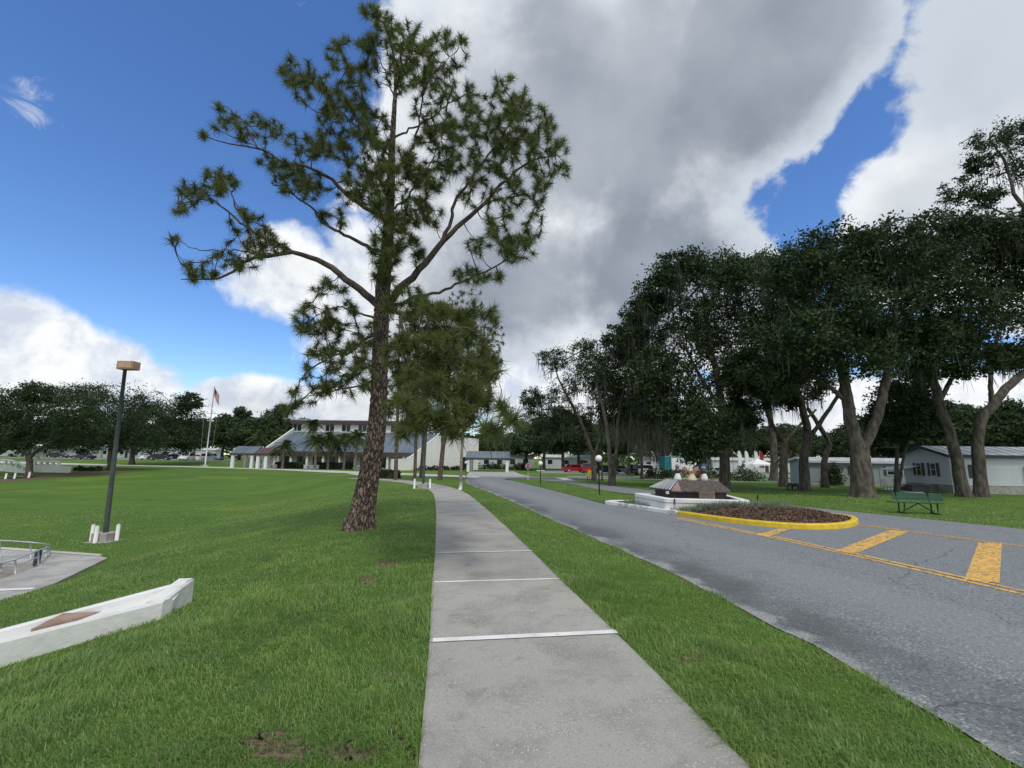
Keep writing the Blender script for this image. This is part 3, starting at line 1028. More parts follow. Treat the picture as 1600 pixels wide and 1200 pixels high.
def crown_parts(nodes, blobs3, tb, root, base, leaf, size, clumps, per, moss=0, mossl=(.5, 1.8), twig=.05, mossw=.05, name='crown'):
    """blobs3: (centre, (rx, ry, rz)); sub-clumps of leaves held by twigs, moss below"""
    C, R, SC_, SR = [], [], [], []
    for c, r in blobs3:
        r = np.asarray(r)
        for _ in range(clumps):
            d = unit(rng.normal(0, 1, 3)) * rng.uniform(.15, 1) ** .45
            C.append(c + d * r)
            R.append(float(np.mean(r)) * rng.uniform(.20, .42))
        for _ in range(max(5, clumps // 3)):
            d = unit(rng.normal(0, 1, 3) + np.array([0, 0, .4])) * rng.uniform(.95, 1.2)
            SC_.append(c + d * r)
            SR.append(float(np.mean(r)) * rng.uniform(.12, .26))
    C, R = np.array(C), np.array(R)
    sub = rng.permutation(len(C))[:min(len(C), 130)]
    tg = np.vstack([C[sub], np.array(SC_)[rng.permutation(len(SC_))[:90]]])
    grow(nodes, None, tg, tb, r0=twig, r1=twig * .3, sag=-.05, seg=5)
    V, F = leaves(C, R, int(per * 1.3), size, fuzzy=True)
    V2, F2 = leaves(np.array(SC_), np.array(SR), max(10, per // 4), size, .5, fuzzy=True)
    V, F = np.vstack([V, V2]), np.vstack([F, F2 + len(V)])
    put(name, fast_mesh(name, V - base, F), leaf, root, kind='stuff')
    if moss:
        q = C[rng.integers(0, len(C), moss)]
        q = q + rng.normal(0, .25, q.shape) - np.array([0, 0, .2])
        V, F = moss_strands(q, mossl[0], mossl[1], mossw * .62, 7)
        put('moss', fast_mesh('moss', V - base, F), M_moss, root, kind='stuff')

def oak(label, Y0, trunks, blobs, leaf=None, size=.25, clumps=34, per=60, moss=60, group=None, depth=1.0, cat='tree', name='oak_tree', bark=None, mossl=(.5, 1.8), twig=.05):
    b0 = trunks[0][0][0]
    base = at(b0[0], b0[1], Y0)
    base[2] = gz(base[0], base[1])
    root = thing(name, label, cat, base, group=group)
    tb = TB()
    nodes = []
    trunk_tb = TB()
    for ti, (pts, r0, r1) in enumerate(trunks):
        P = px_path(pts, Y0)
        ground = ti == 0 or abs(pts[0][1] - b0[1]) < 4
        if ground:
            P[0][2] = gz(P[0][0], P[0][1]) - .08
        P = smoothpath(P, 30)
        k_ = Y0 / 709 * .58
        rr = np.linspace(1, 0, 30) ** .8 * (r0 - r1) * k_ + r1 * k_
        if ground:
            hgt = P[:, 2] - P[0, 2]
            rr = rr * (1 + .22 * np.exp(-hgt / .4) + .10 * np.exp(-hgt / 1.6))
        sp_l = np.linalg.norm(P[1] - P[0])
        P[4:] += rng.normal(0, .05 * sp_l, P[4:].shape)
        nsd = 16
        V, F = tube_arrays(P, rr, nsd)
        aa = np.tile(np.linspace(0, 2 * math.pi, nsd, endpoint=False), 30)
        hh = np.repeat(P[:, 2], nsd)
        lump = .05 * np.sin(3 * aa + hh * .9) + .035 * np.sin(5 * aa - hh * 1.7 + ti)
        if ground:
            lump = lump + .14 * np.exp(-np.repeat(hgt, nsd) / .4) * np.cos(5 * aa + ti)
        V = V + (V - np.repeat(P, nsd, 0)) * lump[:, None]
        trunk_tb = TB()
        trunk_tb.add(V, F)
        trunk_tb.build('trunk' if ground else 'limb', bark or M_obark, root, base)
        nodes += list(P[10:])
    bl = []
    for b in blobs:
        u, v, ru, rv = b[:4]
        off = b[4] if len(b) > 4 else rng.uniform(-1, 1) * depth * 2.2
        c = at(u, v, Y0 + off)
        k_ = (Y0 + off) / 709
        rx, rz = ru * k_, rv * k_
        bl.append((c, (rx, .5 * (rx + rz) * 1.1, rz)))
        # a limb reaches into every clump
        N = np.array(nodes)
        low = N[:, 2] < c[2] + .5
        d = np.linalg.norm(N - c, axis=1) + np.where(low, 0, 3)
        q = N[int(np.argmin(d))]
        L = np.linalg.norm(c - q)
        m1 = q * .5 + c * .5 + rng.normal(0, .08 * L, 3) + np.array([0, 0, -.08 * L])
        P = smoothpath([q, m1, c], 10)
        rb = min(.05 + .018 * L, .16)
        tb.tube(P, np.linspace(rb, rb * .4, 10), 6)
        nodes += list(P[3:])
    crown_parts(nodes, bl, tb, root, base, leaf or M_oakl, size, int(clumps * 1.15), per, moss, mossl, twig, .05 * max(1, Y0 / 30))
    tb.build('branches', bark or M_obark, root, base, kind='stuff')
    return root

def dup_tree(src, name, label, cat, loc, rz, sc, group):
    r = src.copy()
    COL.objects.link(r)
    r.name = name
    r.location = loc
    r.rotation_euler = (0, 0, rz)
    r.scale = sc
    r['label'] = label
    r['category'] = cat
    r['group'] = group
    for ch in list(src.children):
        c = ch.copy()
        COL.objects.link(c)
        c.parent = r
    return r

# ------------------------------------------------------------------ the tall pine beside the walk
PB = G(560, 827)
PY = float(PB[1])
trunk = [(560, 827, 23), (568, 790, 19.5), (577, 740, 17.5), (586, 690, 16), (591, 640, 15.2), (593, 580, 14.5), (595, 520, 14.5), (597, 470, 14),
         (601, 420, 11.5), (606, 370, 10), (609, 320, 8.5), (611, 270, 7), (613, 220, 5.5), (616, 170, 4.2), (618, 120, 3.2), (612, 70, 2.4), (600, 25, 1.6)]
limbs = [
    ([(592, 478), (566, 456), (541, 437), (508, 412), (462, 396), (433, 398), (387, 404), (350, 432), (285, 437)], .135, .018),
    ([(462, 396), (430, 380), (396, 362), (362, 337), (329, 312), (280, 318)], .06, .015),
    ([(396, 362), (372, 330), (362, 305), (368, 285), (337, 268)], .035, .01),
    ([(433, 398), (370, 392), (312, 390), (272, 374)], .03, .01),
    ([(598, 395), (575, 385), (558, 375), (517, 354), (483, 321), (450, 300), (425, 285)], .075, .015),
    ([(606, 340), (575, 325), (542, 304), (517, 279), (483, 262), (450, 254), (404, 233), (358, 225), (312, 208)], .085, .014),
    ([(404, 233), (388, 205), (372, 182), (342, 160)], .03, .01),
    ([(612, 245), (585, 222), (558, 200), (517, 158), (480, 125), (437, 104)], .05, .012),
    ([(614, 205), (590, 180), (560, 150), (535, 95)], .04, .01),
    ([(617, 150), (600, 110), (580, 60)], .03, .01),
    ([(604, 476), (625, 450), (650, 429), (692, 375), (721, 350), (758, 317), (787, 283), (833, 250), (870, 242)], .15, .015),
    ([(692, 375), (705, 345), (708, 321), (729, 287), (758, 250), (792, 200), (810, 158)], .07, .012),
    ([(758, 317), (790, 310), (825, 308), (854, 329)], .035, .01),
    ([(600, 485), (630, 472), (658, 462), (692, 454), (729, 437), (783, 412), (825, 383)], .075, .014),
    ([(614, 270), (640, 240), (655, 190), (667, 129), (708, 83)], .05, .01),
    ([(616, 215), (645, 200), (680, 180), (720, 150), (765, 150)], .04, .01),
    ([(608, 330), (635, 310), (665, 270), (690, 215)], .04, .012),
    ([(594, 520), (573, 528), (546, 552), (516, 557), (470, 592), (450, 640)], .05, .01),
    ([(594, 590), (570, 600), (546, 607), (497, 615), (458, 632)], .04, .01),
    ([(595, 500), (565, 490), (530, 480), (490, 495)], .045, .012),
    # low boughs reaching toward the walk
    ([(597, 480, 0), (625, 490, -1.2), (665, 520, -2.6), (700, 560, -3.6), (725, 600, -4.2)], .085, .015),
    ([(625, 490, -1.2), (635, 540, -2.6), (640, 590, -3.8), (640, 635, -4.6)], .05, .012),
    ([(665, 520, -2.6), (700, 510, -3.0), (745, 520, -3.2), (775, 560, -3.6)], .05, .012),
    ([(700, 560, -3.6), (730, 630, -4.6), (765, 672, -5.2), (800, 655, -5.6)], .035, .009),
]
blobs = [(587, 28, 34, 26), (640, 58, 38, 28), (545, 82, 38, 28), (458, 108, 28, 24), (492, 135, 40, 28), (517, 168, 32, 26), (696, 82, 38, 34), (608, 85, 48, 42),
         (650, 125, 34, 30), (558, 132, 32, 28), (700, 138, 28, 22), (770, 154, 58, 40), (825, 187, 44, 40), (854, 235, 36, 36), (770, 240, 42, 42), (790, 205, 36, 34), (540, 180, 36, 30), (560, 262, 36, 26), (650, 90, 34, 30), (874, 268, 14, 18), (825, 292, 38, 32),
         (804, 346, 46, 40), (812, 387, 32, 28), (750, 425, 40, 20), (750, 378, 20, 16), (683, 182, 40, 28), (683, 212, 34, 26), (667, 258, 46, 38), (625, 258, 38, 38, -1.2),
         (650, 317, 46, 44), (617, 354, 38, 44, -1.2), (567, 233, 42, 34), (517, 221, 38, 26), (475, 225, 34, 22), (583, 200, 34, 30), (450, 271, 38, 28), (425, 254, 22, 20),
         (483, 292, 34, 26), (517, 342, 26, 16), (412, 200, 30, 24), (362, 200, 30, 20), (322, 208, 16, 12), (342, 164, 8, 6), (317, 287, 34, 24), (285, 312, 22, 22), (346, 283, 24, 20),
         (387, 346, 30, 20), (408, 371, 24, 18), (375, 400, 40, 24), (317, 417, 28, 18), (296, 434, 18, 8), (425, 387, 24, 16), (275, 374, 8, 6), (560, 300, 34, 30), (590, 300, 26, 40, -1.0),
         (720, 240, 34, 34), (745, 300, 30, 24), (600, 410, 30, 28, -1.0), (640, 395, 30, 24), (735, 195, 34, 30),
         (516, 450, 28, 18), (489, 500, 34, 28), (535, 492, 30, 26), (527, 526, 34, 26), (566, 526, 24, 26), (508, 561, 34, 24), (546, 565, 28, 24), (497, 595, 28, 20),
         (535, 603, 32, 20), (470, 618, 22, 16), (450, 640, 10, 10), (570, 588, 20, 26),
         # near, low boughs
         (635, 472, 36, 26, -1.2), (669, 492, 38, 30, -2.2), (704, 500, 40, 30, -2.6), (746, 496, 32, 26, -2.6), (727, 545, 40, 32, -3.2), (681, 553, 42, 34, -3.2), (757, 565, 28, 26, -3.4),
         (640, 560, 40, 40, -3.0), (650, 600, 36, 26, -3.8), (696, 605, 40, 28, -4.0), (738, 615, 34, 22, -4.2), (630, 640, 24, 24, -4.4), (669, 645, 34, 22, -4.5), (711, 650, 34, 22, -4.7), (758, 668, 24, 14, -5.0),
         (623, 676, 8, 6, -4.8), (654, 664, 10, 10, -4.8), (704, 672, 14, 8, -4.9), (800, 652, 7, 6, -5.6), (785, 632, 5, 5, -5.5), (740, 590, 30, 30, -3.8)]
pine('tall pine with leaning trunk and spreading limbs beside the concrete sidewalk', PY, trunk, limbs, blobs, 25.0, .27, .013, 120, 1.5, fine=True, moss=90)

# ------------------------------------------------------------------ smaller pines in the row behind it
def row_pine(label, u, v, Y0, rpx, tilt, top, seed_blobs):
    tr = [(u, v, rpx), (u + tilt * .3, v - 60, rpx * .8), (u + tilt * .7, v - 140, rpx * .62), (u + tilt, top, rpx * .25)]
    pine(label, Y0, tr, [], seed_blobs, 4.0, .40, .045, 44, 2.4, group='pines in a row along the walk', moss=40)
row_pine('slim pine at the end of the clipped hedge, leftmost of the row', 618, 751, 43, 6, 6, 500, [(612, 560, 30, 40), (640, 600, 34, 34), (625, 510, 26, 24), (605, 620, 22, 22), (650, 540, 24, 30)])
row_pine('slim straight pine just left of the pole with the guard posts', 648, 751, 44, 5, 6, 480, [(650, 520, 34, 40), (675, 570, 34, 34), (660, 480, 24, 20), (670, 620, 30, 24), (640, 580, 24, 24)])
row_pine('slender pine directly behind the dark pole and its guard posts', 657, 750, 50, 4.5, 14, 500, [(675, 540, 30, 34), (690, 590, 28, 30)])
row_pine('pine with a slightly leaning trunk on the grass between walk and road', 687, 750, 46, 7, 20, 470, [(715, 520, 36, 44), (745, 570, 34, 40), (730, 470, 28, 22), (700, 600, 34, 30), (765, 530, 24, 36), (740, 630, 26, 24)])

# ------------------------------------------------------------------ moss-hung oaks on the right
OG = 'moss-hung oaks on the right lawn'
def gY(u, v):
    return float(G(u, v)[1])
oak('massive forked oak with the thickest pale trunk behind the green bench', gY(1348, 777),
    [([(1348, 777), (1346, 740), (1342, 700)], 25, 21), ([(1342, 706), (1330, 665), (1324, 620), (1308, 540), (1300, 460)], 17, 5), ([(1346, 706), (1366, 665), (1378, 620), (1396, 540), (1400, 450)], 14, 5),
     ([(1326, 630), (1290, 600), (1250, 580)], 7, 3)],
    [(1300, 395, 62, 40), (1385, 380, 62, 36), (1245, 425, 50, 42), (1300, 470, 80, 55), (1390, 465, 80, 60), (1420, 545, 60, 42), (1250, 530, 62, 46), (1335, 560, 70, 36), (1205, 590, 45, 32), (1410, 420, 60, 45), (1300, 522, 66, 26), (1370, 520, 56, 26), (1330, 430, 50, 40)],
    moss=110, clumps=44, group=OG)
oak('straight oak just left of the grey home, limb arching right', gY(1258, 767),
    [([(1258, 767), (1256, 720), (1262, 680), (1255, 640), (1240, 590), (1225, 500)], 12, 4), ([(1262, 690), (1285, 655), (1310, 615), (1330, 560)], 6, 3)],
    [(1200, 470, 62, 48), (1240, 555, 56, 42), (1180, 545, 56, 50), (1275, 460, 52, 46), (1215, 620, 36, 22), (1225, 510, 50, 34)], moss=110, clumps=44, group=OG)
oak('pale-barked oak forking low between two darker trunks', gY(1224, 761),
    [([(1224, 761), (1224, 720), (1226, 690)], 10, 9), ([(1226, 692), (1205, 660), (1190, 615), (1180, 520)], 5.5, 3), ([(1226, 692), (1252, 662), (1275, 640)], 4.5, 2.5)],
    [(1180, 438, 52, 34), (1130, 425, 52, 30), (1150, 510, 64, 52), (1200, 420, 40, 30), (1190, 590, 40, 34)], moss=100, clumps=42, group=OG)
oak('slim crooked oak standing against the end of the grey home', gY(1289, 762),
    [([(1289, 762), (1288, 722), (1295, 694), (1278, 662), (1262, 638)], 8, 4.5)], [(1262, 600, 34, 24), (1235, 580, 34, 26)], moss=40, group=OG)
oak('dark oak trunk farthest back of the group left of the grey home', gY(1209, 751),
    [([(1209, 751), (1209, 700), (1203, 650), (1195, 600)], 9.5, 5)], [(1190, 600, 46, 36), (1160, 640, 30, 26), (1165, 570, 44, 38)], moss=60, group=OG, size=.24)
oak('oak leaning left whose trunk crosses the white home', 32.0,
    [([(1506, 774), (1495, 725), (1482, 672), (1466, 620), (1450, 560), (1450, 460)], 14, 5), ([(1468, 628), (1500, 560), (1520, 480)], 6, 3)],
    [(1450, 440, 62, 48), (1500, 400, 62, 52), (1520, 490, 72, 54), (1440, 555, 46, 34), (1470, 360, 44, 36), (1560, 430, 56, 50), (1500, 560, 50, 34), (1450, 505, 56, 34), (1480, 530, 46, 26)], moss=130, clumps=44, group=OG)
oak('oak with a trunk bending sharply right in front of the white home', 32.4,
    [([(1532, 774), (1530, 725), (1529, 680), (1546, 638), (1584, 595), (1635, 555), (1660, 460)], 14, 5), ([(1550, 635), (1548, 590), (1560, 520)], 6, 3)],
    [(1580, 470, 66, 54), (1625, 420, 76, 66), (1565, 560, 36, 22), (1660, 540, 50, 40), (1540, 370, 52, 40), (1600, 370, 60, 40)], moss=130, clumps=44, group=OG)
oak('tall open-crowned oak leaning in at the right edge of view', 25.0,
    [([(1715, 800), (1705, 640), (1675, 480), (1630, 370), (1590, 310), (1575, 270)], 16, 3), ([(1590, 345), (1560, 330), (1500, 300)], 3, 1.5)],
    [(1548, 222, 38, 24, -.6), (1590, 262, 40, 28, .4), (1500, 298, 32, 20, 0), (1640, 240, 60, 50, 0), (1600, 210, 34, 24, 0), (1530, 258, 22, 14, .2), (1700, 320, 80, 60, 0), (1545, 310, 24, 14)],
    moss=20, clumps=26, per=46, size=.14, group=OG)
oak('dense dark evergreen with leaves to the ground in front of the grey home', 38.0,
    [([(1400, 767), (1401, 720), (1403, 660)], 5, 3), ([(1402, 767), (1412, 715), (1425, 670)], 4, 2)],
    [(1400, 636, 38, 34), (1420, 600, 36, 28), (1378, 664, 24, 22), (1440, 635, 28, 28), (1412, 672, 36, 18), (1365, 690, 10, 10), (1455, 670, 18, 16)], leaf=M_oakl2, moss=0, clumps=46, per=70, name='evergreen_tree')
oak('broad oak with the grey trunk directly behind the fountain', gY(1132, 766),
    [([(1132, 766), (1132, 720), (1131, 680), (1126, 620), (1110, 540), (1100, 460)], 13.5, 4), ([(1130, 660), (1160, 610), (1180, 560)], 6, 3), ([(1128, 640), (1095, 590), (1070, 540)], 6, 3)],
    [(1090, 445, 72, 38), (1060, 418, 42, 26), (1120, 510, 74, 50), (1070, 520, 62, 50), (1100, 590, 66, 42), (1060, 630, 46, 44), (1112, 665, 36, 44, -2.5), (1085, 690, 30, 40, -2), (1170, 590, 44, 34), (1140, 430, 36, 26), (1030, 460, 36, 30), (1020, 580, 40, 36), (1150, 650, 30, 26)],
    moss=220, clumps=46, mossl=(.6, 2.6), group=OG)
oak('twin-stemmed oak hung with moss near the globe lamp', gY(955, 759),
    [([(955, 759), (952, 705), (946, 655), (932, 600)], 6.5, 3), ([(957, 759), (964, 700), (968, 640), (985, 560)], 5.5, 3)],
    [(950, 585, 46, 38), (1000, 535, 44, 36), (965, 640, 34, 24), (985, 590, 44, 40), (1015, 625, 40, 36), (1000, 490, 30, 22), (975, 530, 30, 26)], moss=200, clumps=42, mossl=(.8, 3.2), group=OG)
oak('open oak forking wide with its crown reaching left over the road', gY(929, 751),
    [([(929, 751), (926, 712), (916, 682), (904, 652), (888, 622), (872, 590)], 6.5, 2), ([(927, 722), (938, 680), (947, 645), (940, 590)], 4.5, 2), ([(904, 652), (880, 640), (848, 640)], 2.5, 1.2)],
    [(846, 636, 32, 22), (880, 600, 34, 26), (868, 560, 26, 18), (908, 548, 34, 18), (832, 622, 18, 16), (905, 650, 26, 18), (930, 580, 34, 30), (858, 668, 22, 14), (882, 655, 20, 16), (945, 620, 26, 26)], moss=150, clumps=30, per=50, size=.2, group=OG)
oak('thin moss-draped oak behind the twin-stemmed one', gY(983, 743), [([(983, 743), (982, 700), (986, 650)], 3.4, 2)], [(985, 660, 32, 26), (1005, 640, 30, 26)], moss=160, mossl=(1, 4), size=.26, group=OG)
oak('thin moss-draped oak beside the white parked van', gY(1003, 749), [([(1003, 749), (1003, 700), (1010, 650)], 4, 2)], [(1010, 660, 34, 28), (1030, 630, 30, 28)], moss=180, mossl=(1, 3.6), size=.24, group=OG)
oak('slanting far oak beside the teal truck', 88.0, [([(1041, 739), (1036, 700), (1028, 660)], 5, 2.5)], [(1045, 670, 36, 30), (1020, 690, 30, 24), (1070, 660, 30, 30)], moss=150, mossl=(1, 4), size=.3, group=OG)

# ------------------------------------------------------------------ oaks left of the lawn
LG = 'spreading oaks beyond the sunken lawn'
oak('low-forking oak in front of the white ramp wall', gY(46, 744),
    [([(46, 744), (46, 722), (44, 712)], 7, 6), ([(45, 714), (28, 698), (5, 680)], 4, 2), ([(46, 716), (66, 698), (105, 678)], 4.2, 2), ([(46, 714), (50, 680), (60, 650)], 3, 1.5)],
    [(40, 648, 54, 34), (105, 640, 50, 32), (5, 640, 36, 34), (80, 680, 54, 22), (15, 685, 34, 18), (130, 665, 36, 24), (-40, 650, 50, 40), (60, 615, 30, 16)], leaf=M_oakl, moss=0, size=.26, clumps=44, per=60, group=LG)
oak('wide dark oak directly behind the tall lamp pole', gY(174, 735),
    [([(174, 735), (173, 715), (172, 690), (160, 650)], 8, 3), ([(173, 712), (200, 690), (225, 670)], 4, 2)],
    [(150, 632, 46, 28), (200, 640, 44, 34), (165, 672, 54, 28), (215, 685, 44, 20), (125, 690, 40, 18), (120, 618, 40, 18)], moss=0, size=.28, clumps=44, per=60, group=LG)
oak('round-topped oak left of the flagpole', 92.0,
    [([(206, 726), (207, 710), (212, 690), (225, 650)], 6, 3), ([(208, 708), (240, 690), (270, 670)], 4, 2)],
    [(255, 645, 44, 30), (288, 662, 28, 34), (240, 685, 54, 22), (298, 628, 16, 14), (275, 690, 34, 18), (225, 655, 36, 28), (300, 690, 20, 16)], moss=0, size=.36, clumps=44, per=60, group=LG)

# ------------------------------------------------------------------ far trees as copies of two broad models
def far_model(name, label, seedblobs, loc):
    base = np.array(loc, float)
    root = thing(name, label, 'tree', loc)
    tb = TB()
    P = smoothpath([base, base + (.1, 0, 2), base + (0, .2, 4.5)], 12)
    tr = TB()
    tr.tube(P, np.linspace(.38, .2, 12), 8)
    tr.build('trunk', M_obark, root, base)
    bl = [(base + np.array(c), r) for c, r in seedblobs]
    nodes = list(P[5:])
    for c, r in bl:
        Q = smoothpath([P[8], .5 * (P[8] + c) + rng.normal(0, .3, 3), c], 8)
        tb.tube(Q, np.linspace(.14, .06, 8), 5)
        nodes += list(Q[3:])
    crown_parts(nodes, bl, tb, root, base, M_farl, .42, 36, 44, 0, twig=.05)
    tb.build('branches', M_obark, root, base, kind='stuff')
    return root
FB1 = [((0, 0, 7.5), (3.4, 3.4, 2.2)), ((3, .6, 6), (2.6, 2.6, 1.8)), ((-3, 0, 6.2), (2.7, 2.6, 2)), ((0, 2.5, 6.5), (2.7, 2.4, 1.9)), ((.5, -2.6, 6), (2.7, 2.4, 1.9)), ((1.6, 0, 8.9), (2, 2, 1.3)), ((-1.8, .8, 8.6), (1.9, 2, 1.2)), ((4.4, -1, 4.8), (1.8, 1.8, 1.3)), ((-4.3, 1, 4.8), (1.8, 1.8, 1.3))]
FB2 = [((0, 0, 6), (2.6, 2.6, 2.2)), ((.6, 0, 8.6), (2.2, 2.2, 1.8)), ((-.8, .5, 10.3), (1.6, 1.6, 1.3)), ((1.8, -.6, 6.8), (1.9, 1.9, 1.5)), ((-2, 0, 7.2), (1.9, 1.9, 1.5)), ((0, -1.8, 4.8), (2, 1.9, 1.5)), ((0.4, 1.6, 4.6), (2.2, 1.9, 1.5))]
def spot(u, Y):
    x = at(u, 730, Y)[0]
    return (x, Y, gz(x, Y))
far_list_label = {}
ORD = ['first', 'second', 'third', 'fourth', 'fifth', 'sixth', 'seventh', 'eighth', 'ninth', 'tenth', 'eleventh', 'twelfth', 'thirteenth', 'fourteenth']
def far_row(spots, label0, group):
    spots = sorted(spots, key=lambda q: q[0])
    for n_, (u, Y, sc, kind) in enumerate(spots):
        src = FM[kind]
        label = ORD[n_] + ' from the left of the ' + label0
        loc = spot(u, Y)
        f = rng.uniform(.9, 1.1)
        if not src.get('placed'):
            src['placed'] = 1
            src.location = loc
            src.scale = (sc * f, sc, sc)
            src['label'], src['group'] = label, group
        else:
            dup_tree(src, src.name.split('.')[0], label, 'tree', loc, rng.uniform(0, 6.28), (sc * f, sc, sc), group)
FM = [far_model('broad_tree', 'x', FB1, (0, 300, -.8)), far_model('upright_tree', 'x', FB2, (20, 300, -.8))]
far_row([(-60, 120, 1.5, 0), (20, 150, 1.3, 1), (80, 148, 1.3, 0), (140, 150, 1.2, 0), (205, 150, 1.3, 1), (255, 145, 1.3, 0), (305, 150, 1.3, 0), (345, 118, 1.15, 0), (372, 125, 1.25, 1), (398, 112, 1.1, 0), (425, 122, 1.3, 1), (448, 128, 1.15, 0), (470, 135, 1.2, 0)],
        'dark trees lined beyond the left car park', 'tree line beyond the left car park')
far_row([(822, 100, 1.0, 0), (850, 92, 1.1, 0), (880, 95, 1.15, 1), (905, 98, 1.15, 0), (935, 112, 1.15, 0), (965, 120, 1.2, 1), (1000, 115, 1.3, 0), (1035, 122, 1.4, 0), (1070, 118, 1.3, 1), (1105, 120, 1.35, 0), (1140, 118, 1.15, 0), (1175, 126, 1.3, 1), (1215, 118, 1.2, 0), (1245, 122, 1.2, 0)],
        'bushy trees beyond the right car park', 'trees beyond the right car park')
far_row([(1290, 95, .85, 0), (1325, 88, .95, 0), (1370, 82, 1.1, 0), (1440, 80, 1.2, 1), (1490, 74, 1.25, 0), (1530, 70, 1.1, 0), (1575, 66, 1.15, 0), (1620, 62, 1.1, 0), (1680, 60, 1.2, 0)],
        'leafy trees rising behind the mobile homes', 'trees behind the mobile homes')
far_row([(770, 140, 1.1, 0), (735, 150, 1.0, 0), (800, 145, 1.0, 0), (700, 150, 1.2, 0)], 'low distant trees beyond the covered entrance', 'distant trees beyond the entrance')

# distant wood that closes the horizon
Wc, Wr = [], []
for _ in range(1500):
    a = rng.uniform(-1.25, 1.25)
    r = rng.uniform(175, 230)
    x_, y_ = r * math.sin(a), r * math.cos(a)
    hh = 7.5 + 2.5 * math.sin(a * 23) + 1.5 * math.sin(a * 61)
    Wc.append((x_, y_, gz(x_, y_) + rng.uniform(.2, 1) ** .8 * hh))
    Wr.append(rng.uniform(1.6, 3.0))
V, F = leaves(np.array(Wc), np.array(Wr), 34, 1.35, .8, .3)
put('distant_wood', fast_mesh('distant_wood', V, F), M_farl, None, kind='stuff', label='far dark belt of woodland along the horizon', category='woodland')

# ------------------------------------------------------------------ traffic island with fountain
KO = smoothpath([tuple(G(u, v)[:2]) + (0,) for u, v in ((945, 788), (1000, 796.5), (1055, 805), (1110, 813.5), (1160, 820), (1205, 824.5), (1250, 827.5), (1290, 828), (1325, 825.5), (1341, 820), (1336, 813.5))] +
                [(11.35, 16.4, 0), (11.0, 17.8, 0), (10.3, 19.4, 0), (9.0, 20.6, 0), (7.2, 21.2, 0), (5.4, 21.0, 0), (4.6, 20.8, 0), tuple(G(945, 788)[:2]) + (0,)], 120)[:-1, :2]
isl = thing('traffic_island_kerb', 'painted island kerb, white at one end and yellow round the mulch', 'kerb', (KO[0][0], KO[0][1], gz(*KO[0])))
ko = np.array(isl.location)
def kerb_run(idx, name, m, w=.19, h=.15):
    P = KO[idx]
    T = np.gradient(P, axis=0)
    T /= np.linalg.norm(T, axis=1)[:, None]
    N = np.c_[-T[:, 1], T[:, 0]]
    prof = [(0, -.05), (0.015, h - .035), (.05, h), (w - .03, h), (w, h - .02), (w, -.05)]
    V = []
    for i_ in range(len(P)):
        for a, z in prof:
            q = P[i_] + N[i_] * a
            V.append((q[0], q[1], gz(*P[i_]) + z + .01))
    n = len(prof)
    F = [(i_ * n + j_, (i_ + 1) * n + j_, (i_ + 1) * n + j_ + 1, i_ * n + j_ + 1) for i_ in range(len(P) - 1) for j_ in range(n - 1)]
    F = [f[::-1] for f in F] + [tuple(range(n)), tuple((len(P) - 1) * n + q for q in range(n - 1, -1, -1))]
    put(name, fast_mesh(name, np.array(V) - ko, F), m, isl)
di = np.r_[0, np.cumsum(np.linalg.norm(np.diff(KO, axis=0), axis=1))]
wend = int(np.argmin(np.linalg.norm(KO - G(1055, 805)[:2], axis=1)))
yend = int(np.argmin(np.linalg.norm(KO - np.array([11.35, 16.4]), axis=1))) + 1
kerb_run(np.arange(0, wend + 1), 'white_kerb', M_white)
kerb_run(np.arange(wend, yend + 1), 'yellow_kerb', M_yel)
kerb_run(np.r_[np.arange(yend, len(KO)), 0], 'white_kerb', M_white)
# planting bed
cI = KO.mean(0)
KI = cI + (KO - cI) * .965
def bedz(x, y):
    d = np.min(np.linalg.norm(KO[None] - np.stack([np.ravel(x), np.ravel(y)], -1)[:, None], axis=2), axis=1).reshape(np.shape(x))
    return H(x, y) + .10 + .22 * ss(d, .1, 1.6)
rings = 9
V = []
for r in range(rings + 1):
    Q = cI + (KI - cI) * max(1 - r / rings, .002)
    V.append(np.c_[Q, bedz(Q[:, 0], Q[:, 1]) + rng.normal(0, .012, len(Q))])
n = len(KI)
F = [(r * n + i_, r * n + (i_ + 1) % n, (r + 1) * n + (i_ + 1) % n, (r + 1) * n + i_) for r in range(rings) for i_ in range(n)]
put('planting_bed', fast_mesh('planting_bed', np.vstack(V), F, True), M_mulch, kind='structure')
def inpoly(P, poly):
    x, y = P[:, 0], P[:, 1]
    r = np.zeros(len(P), bool)
    j_ = len(poly) - 1
    for i_ in range(len(poly)):
        xi, yi = poly[i_]
        xj, yj = poly[j_]
        c = ((yi > y) != (yj > y)) & (x < (xj - xi) * (y - yi) / (yj - yi + 1e-12) + xi)
        r ^= c
        j_ = i_
    return r
C2 = np.c_[rng.uniform(4, 12, 30000), rng.uniform(12.8, 17.6, 30000)]
C2 = C2[inpoly(C2, KI)][:9000]
cz = bedz(C2[:, 0], C2[:, 1]) + rng.uniform(0, .035, len(C2))
Cc = np.c_[C2, cz]
V, F = leaves(Cc, np.full(len(C2), .01), 1, .085, 1, .9)
put('mulch_chips', fast_mesh('mulch_chips', V, F), M_mulch, None, kind='stuff', label='brown bark mulch heaped in the traffic island', category='mulch')

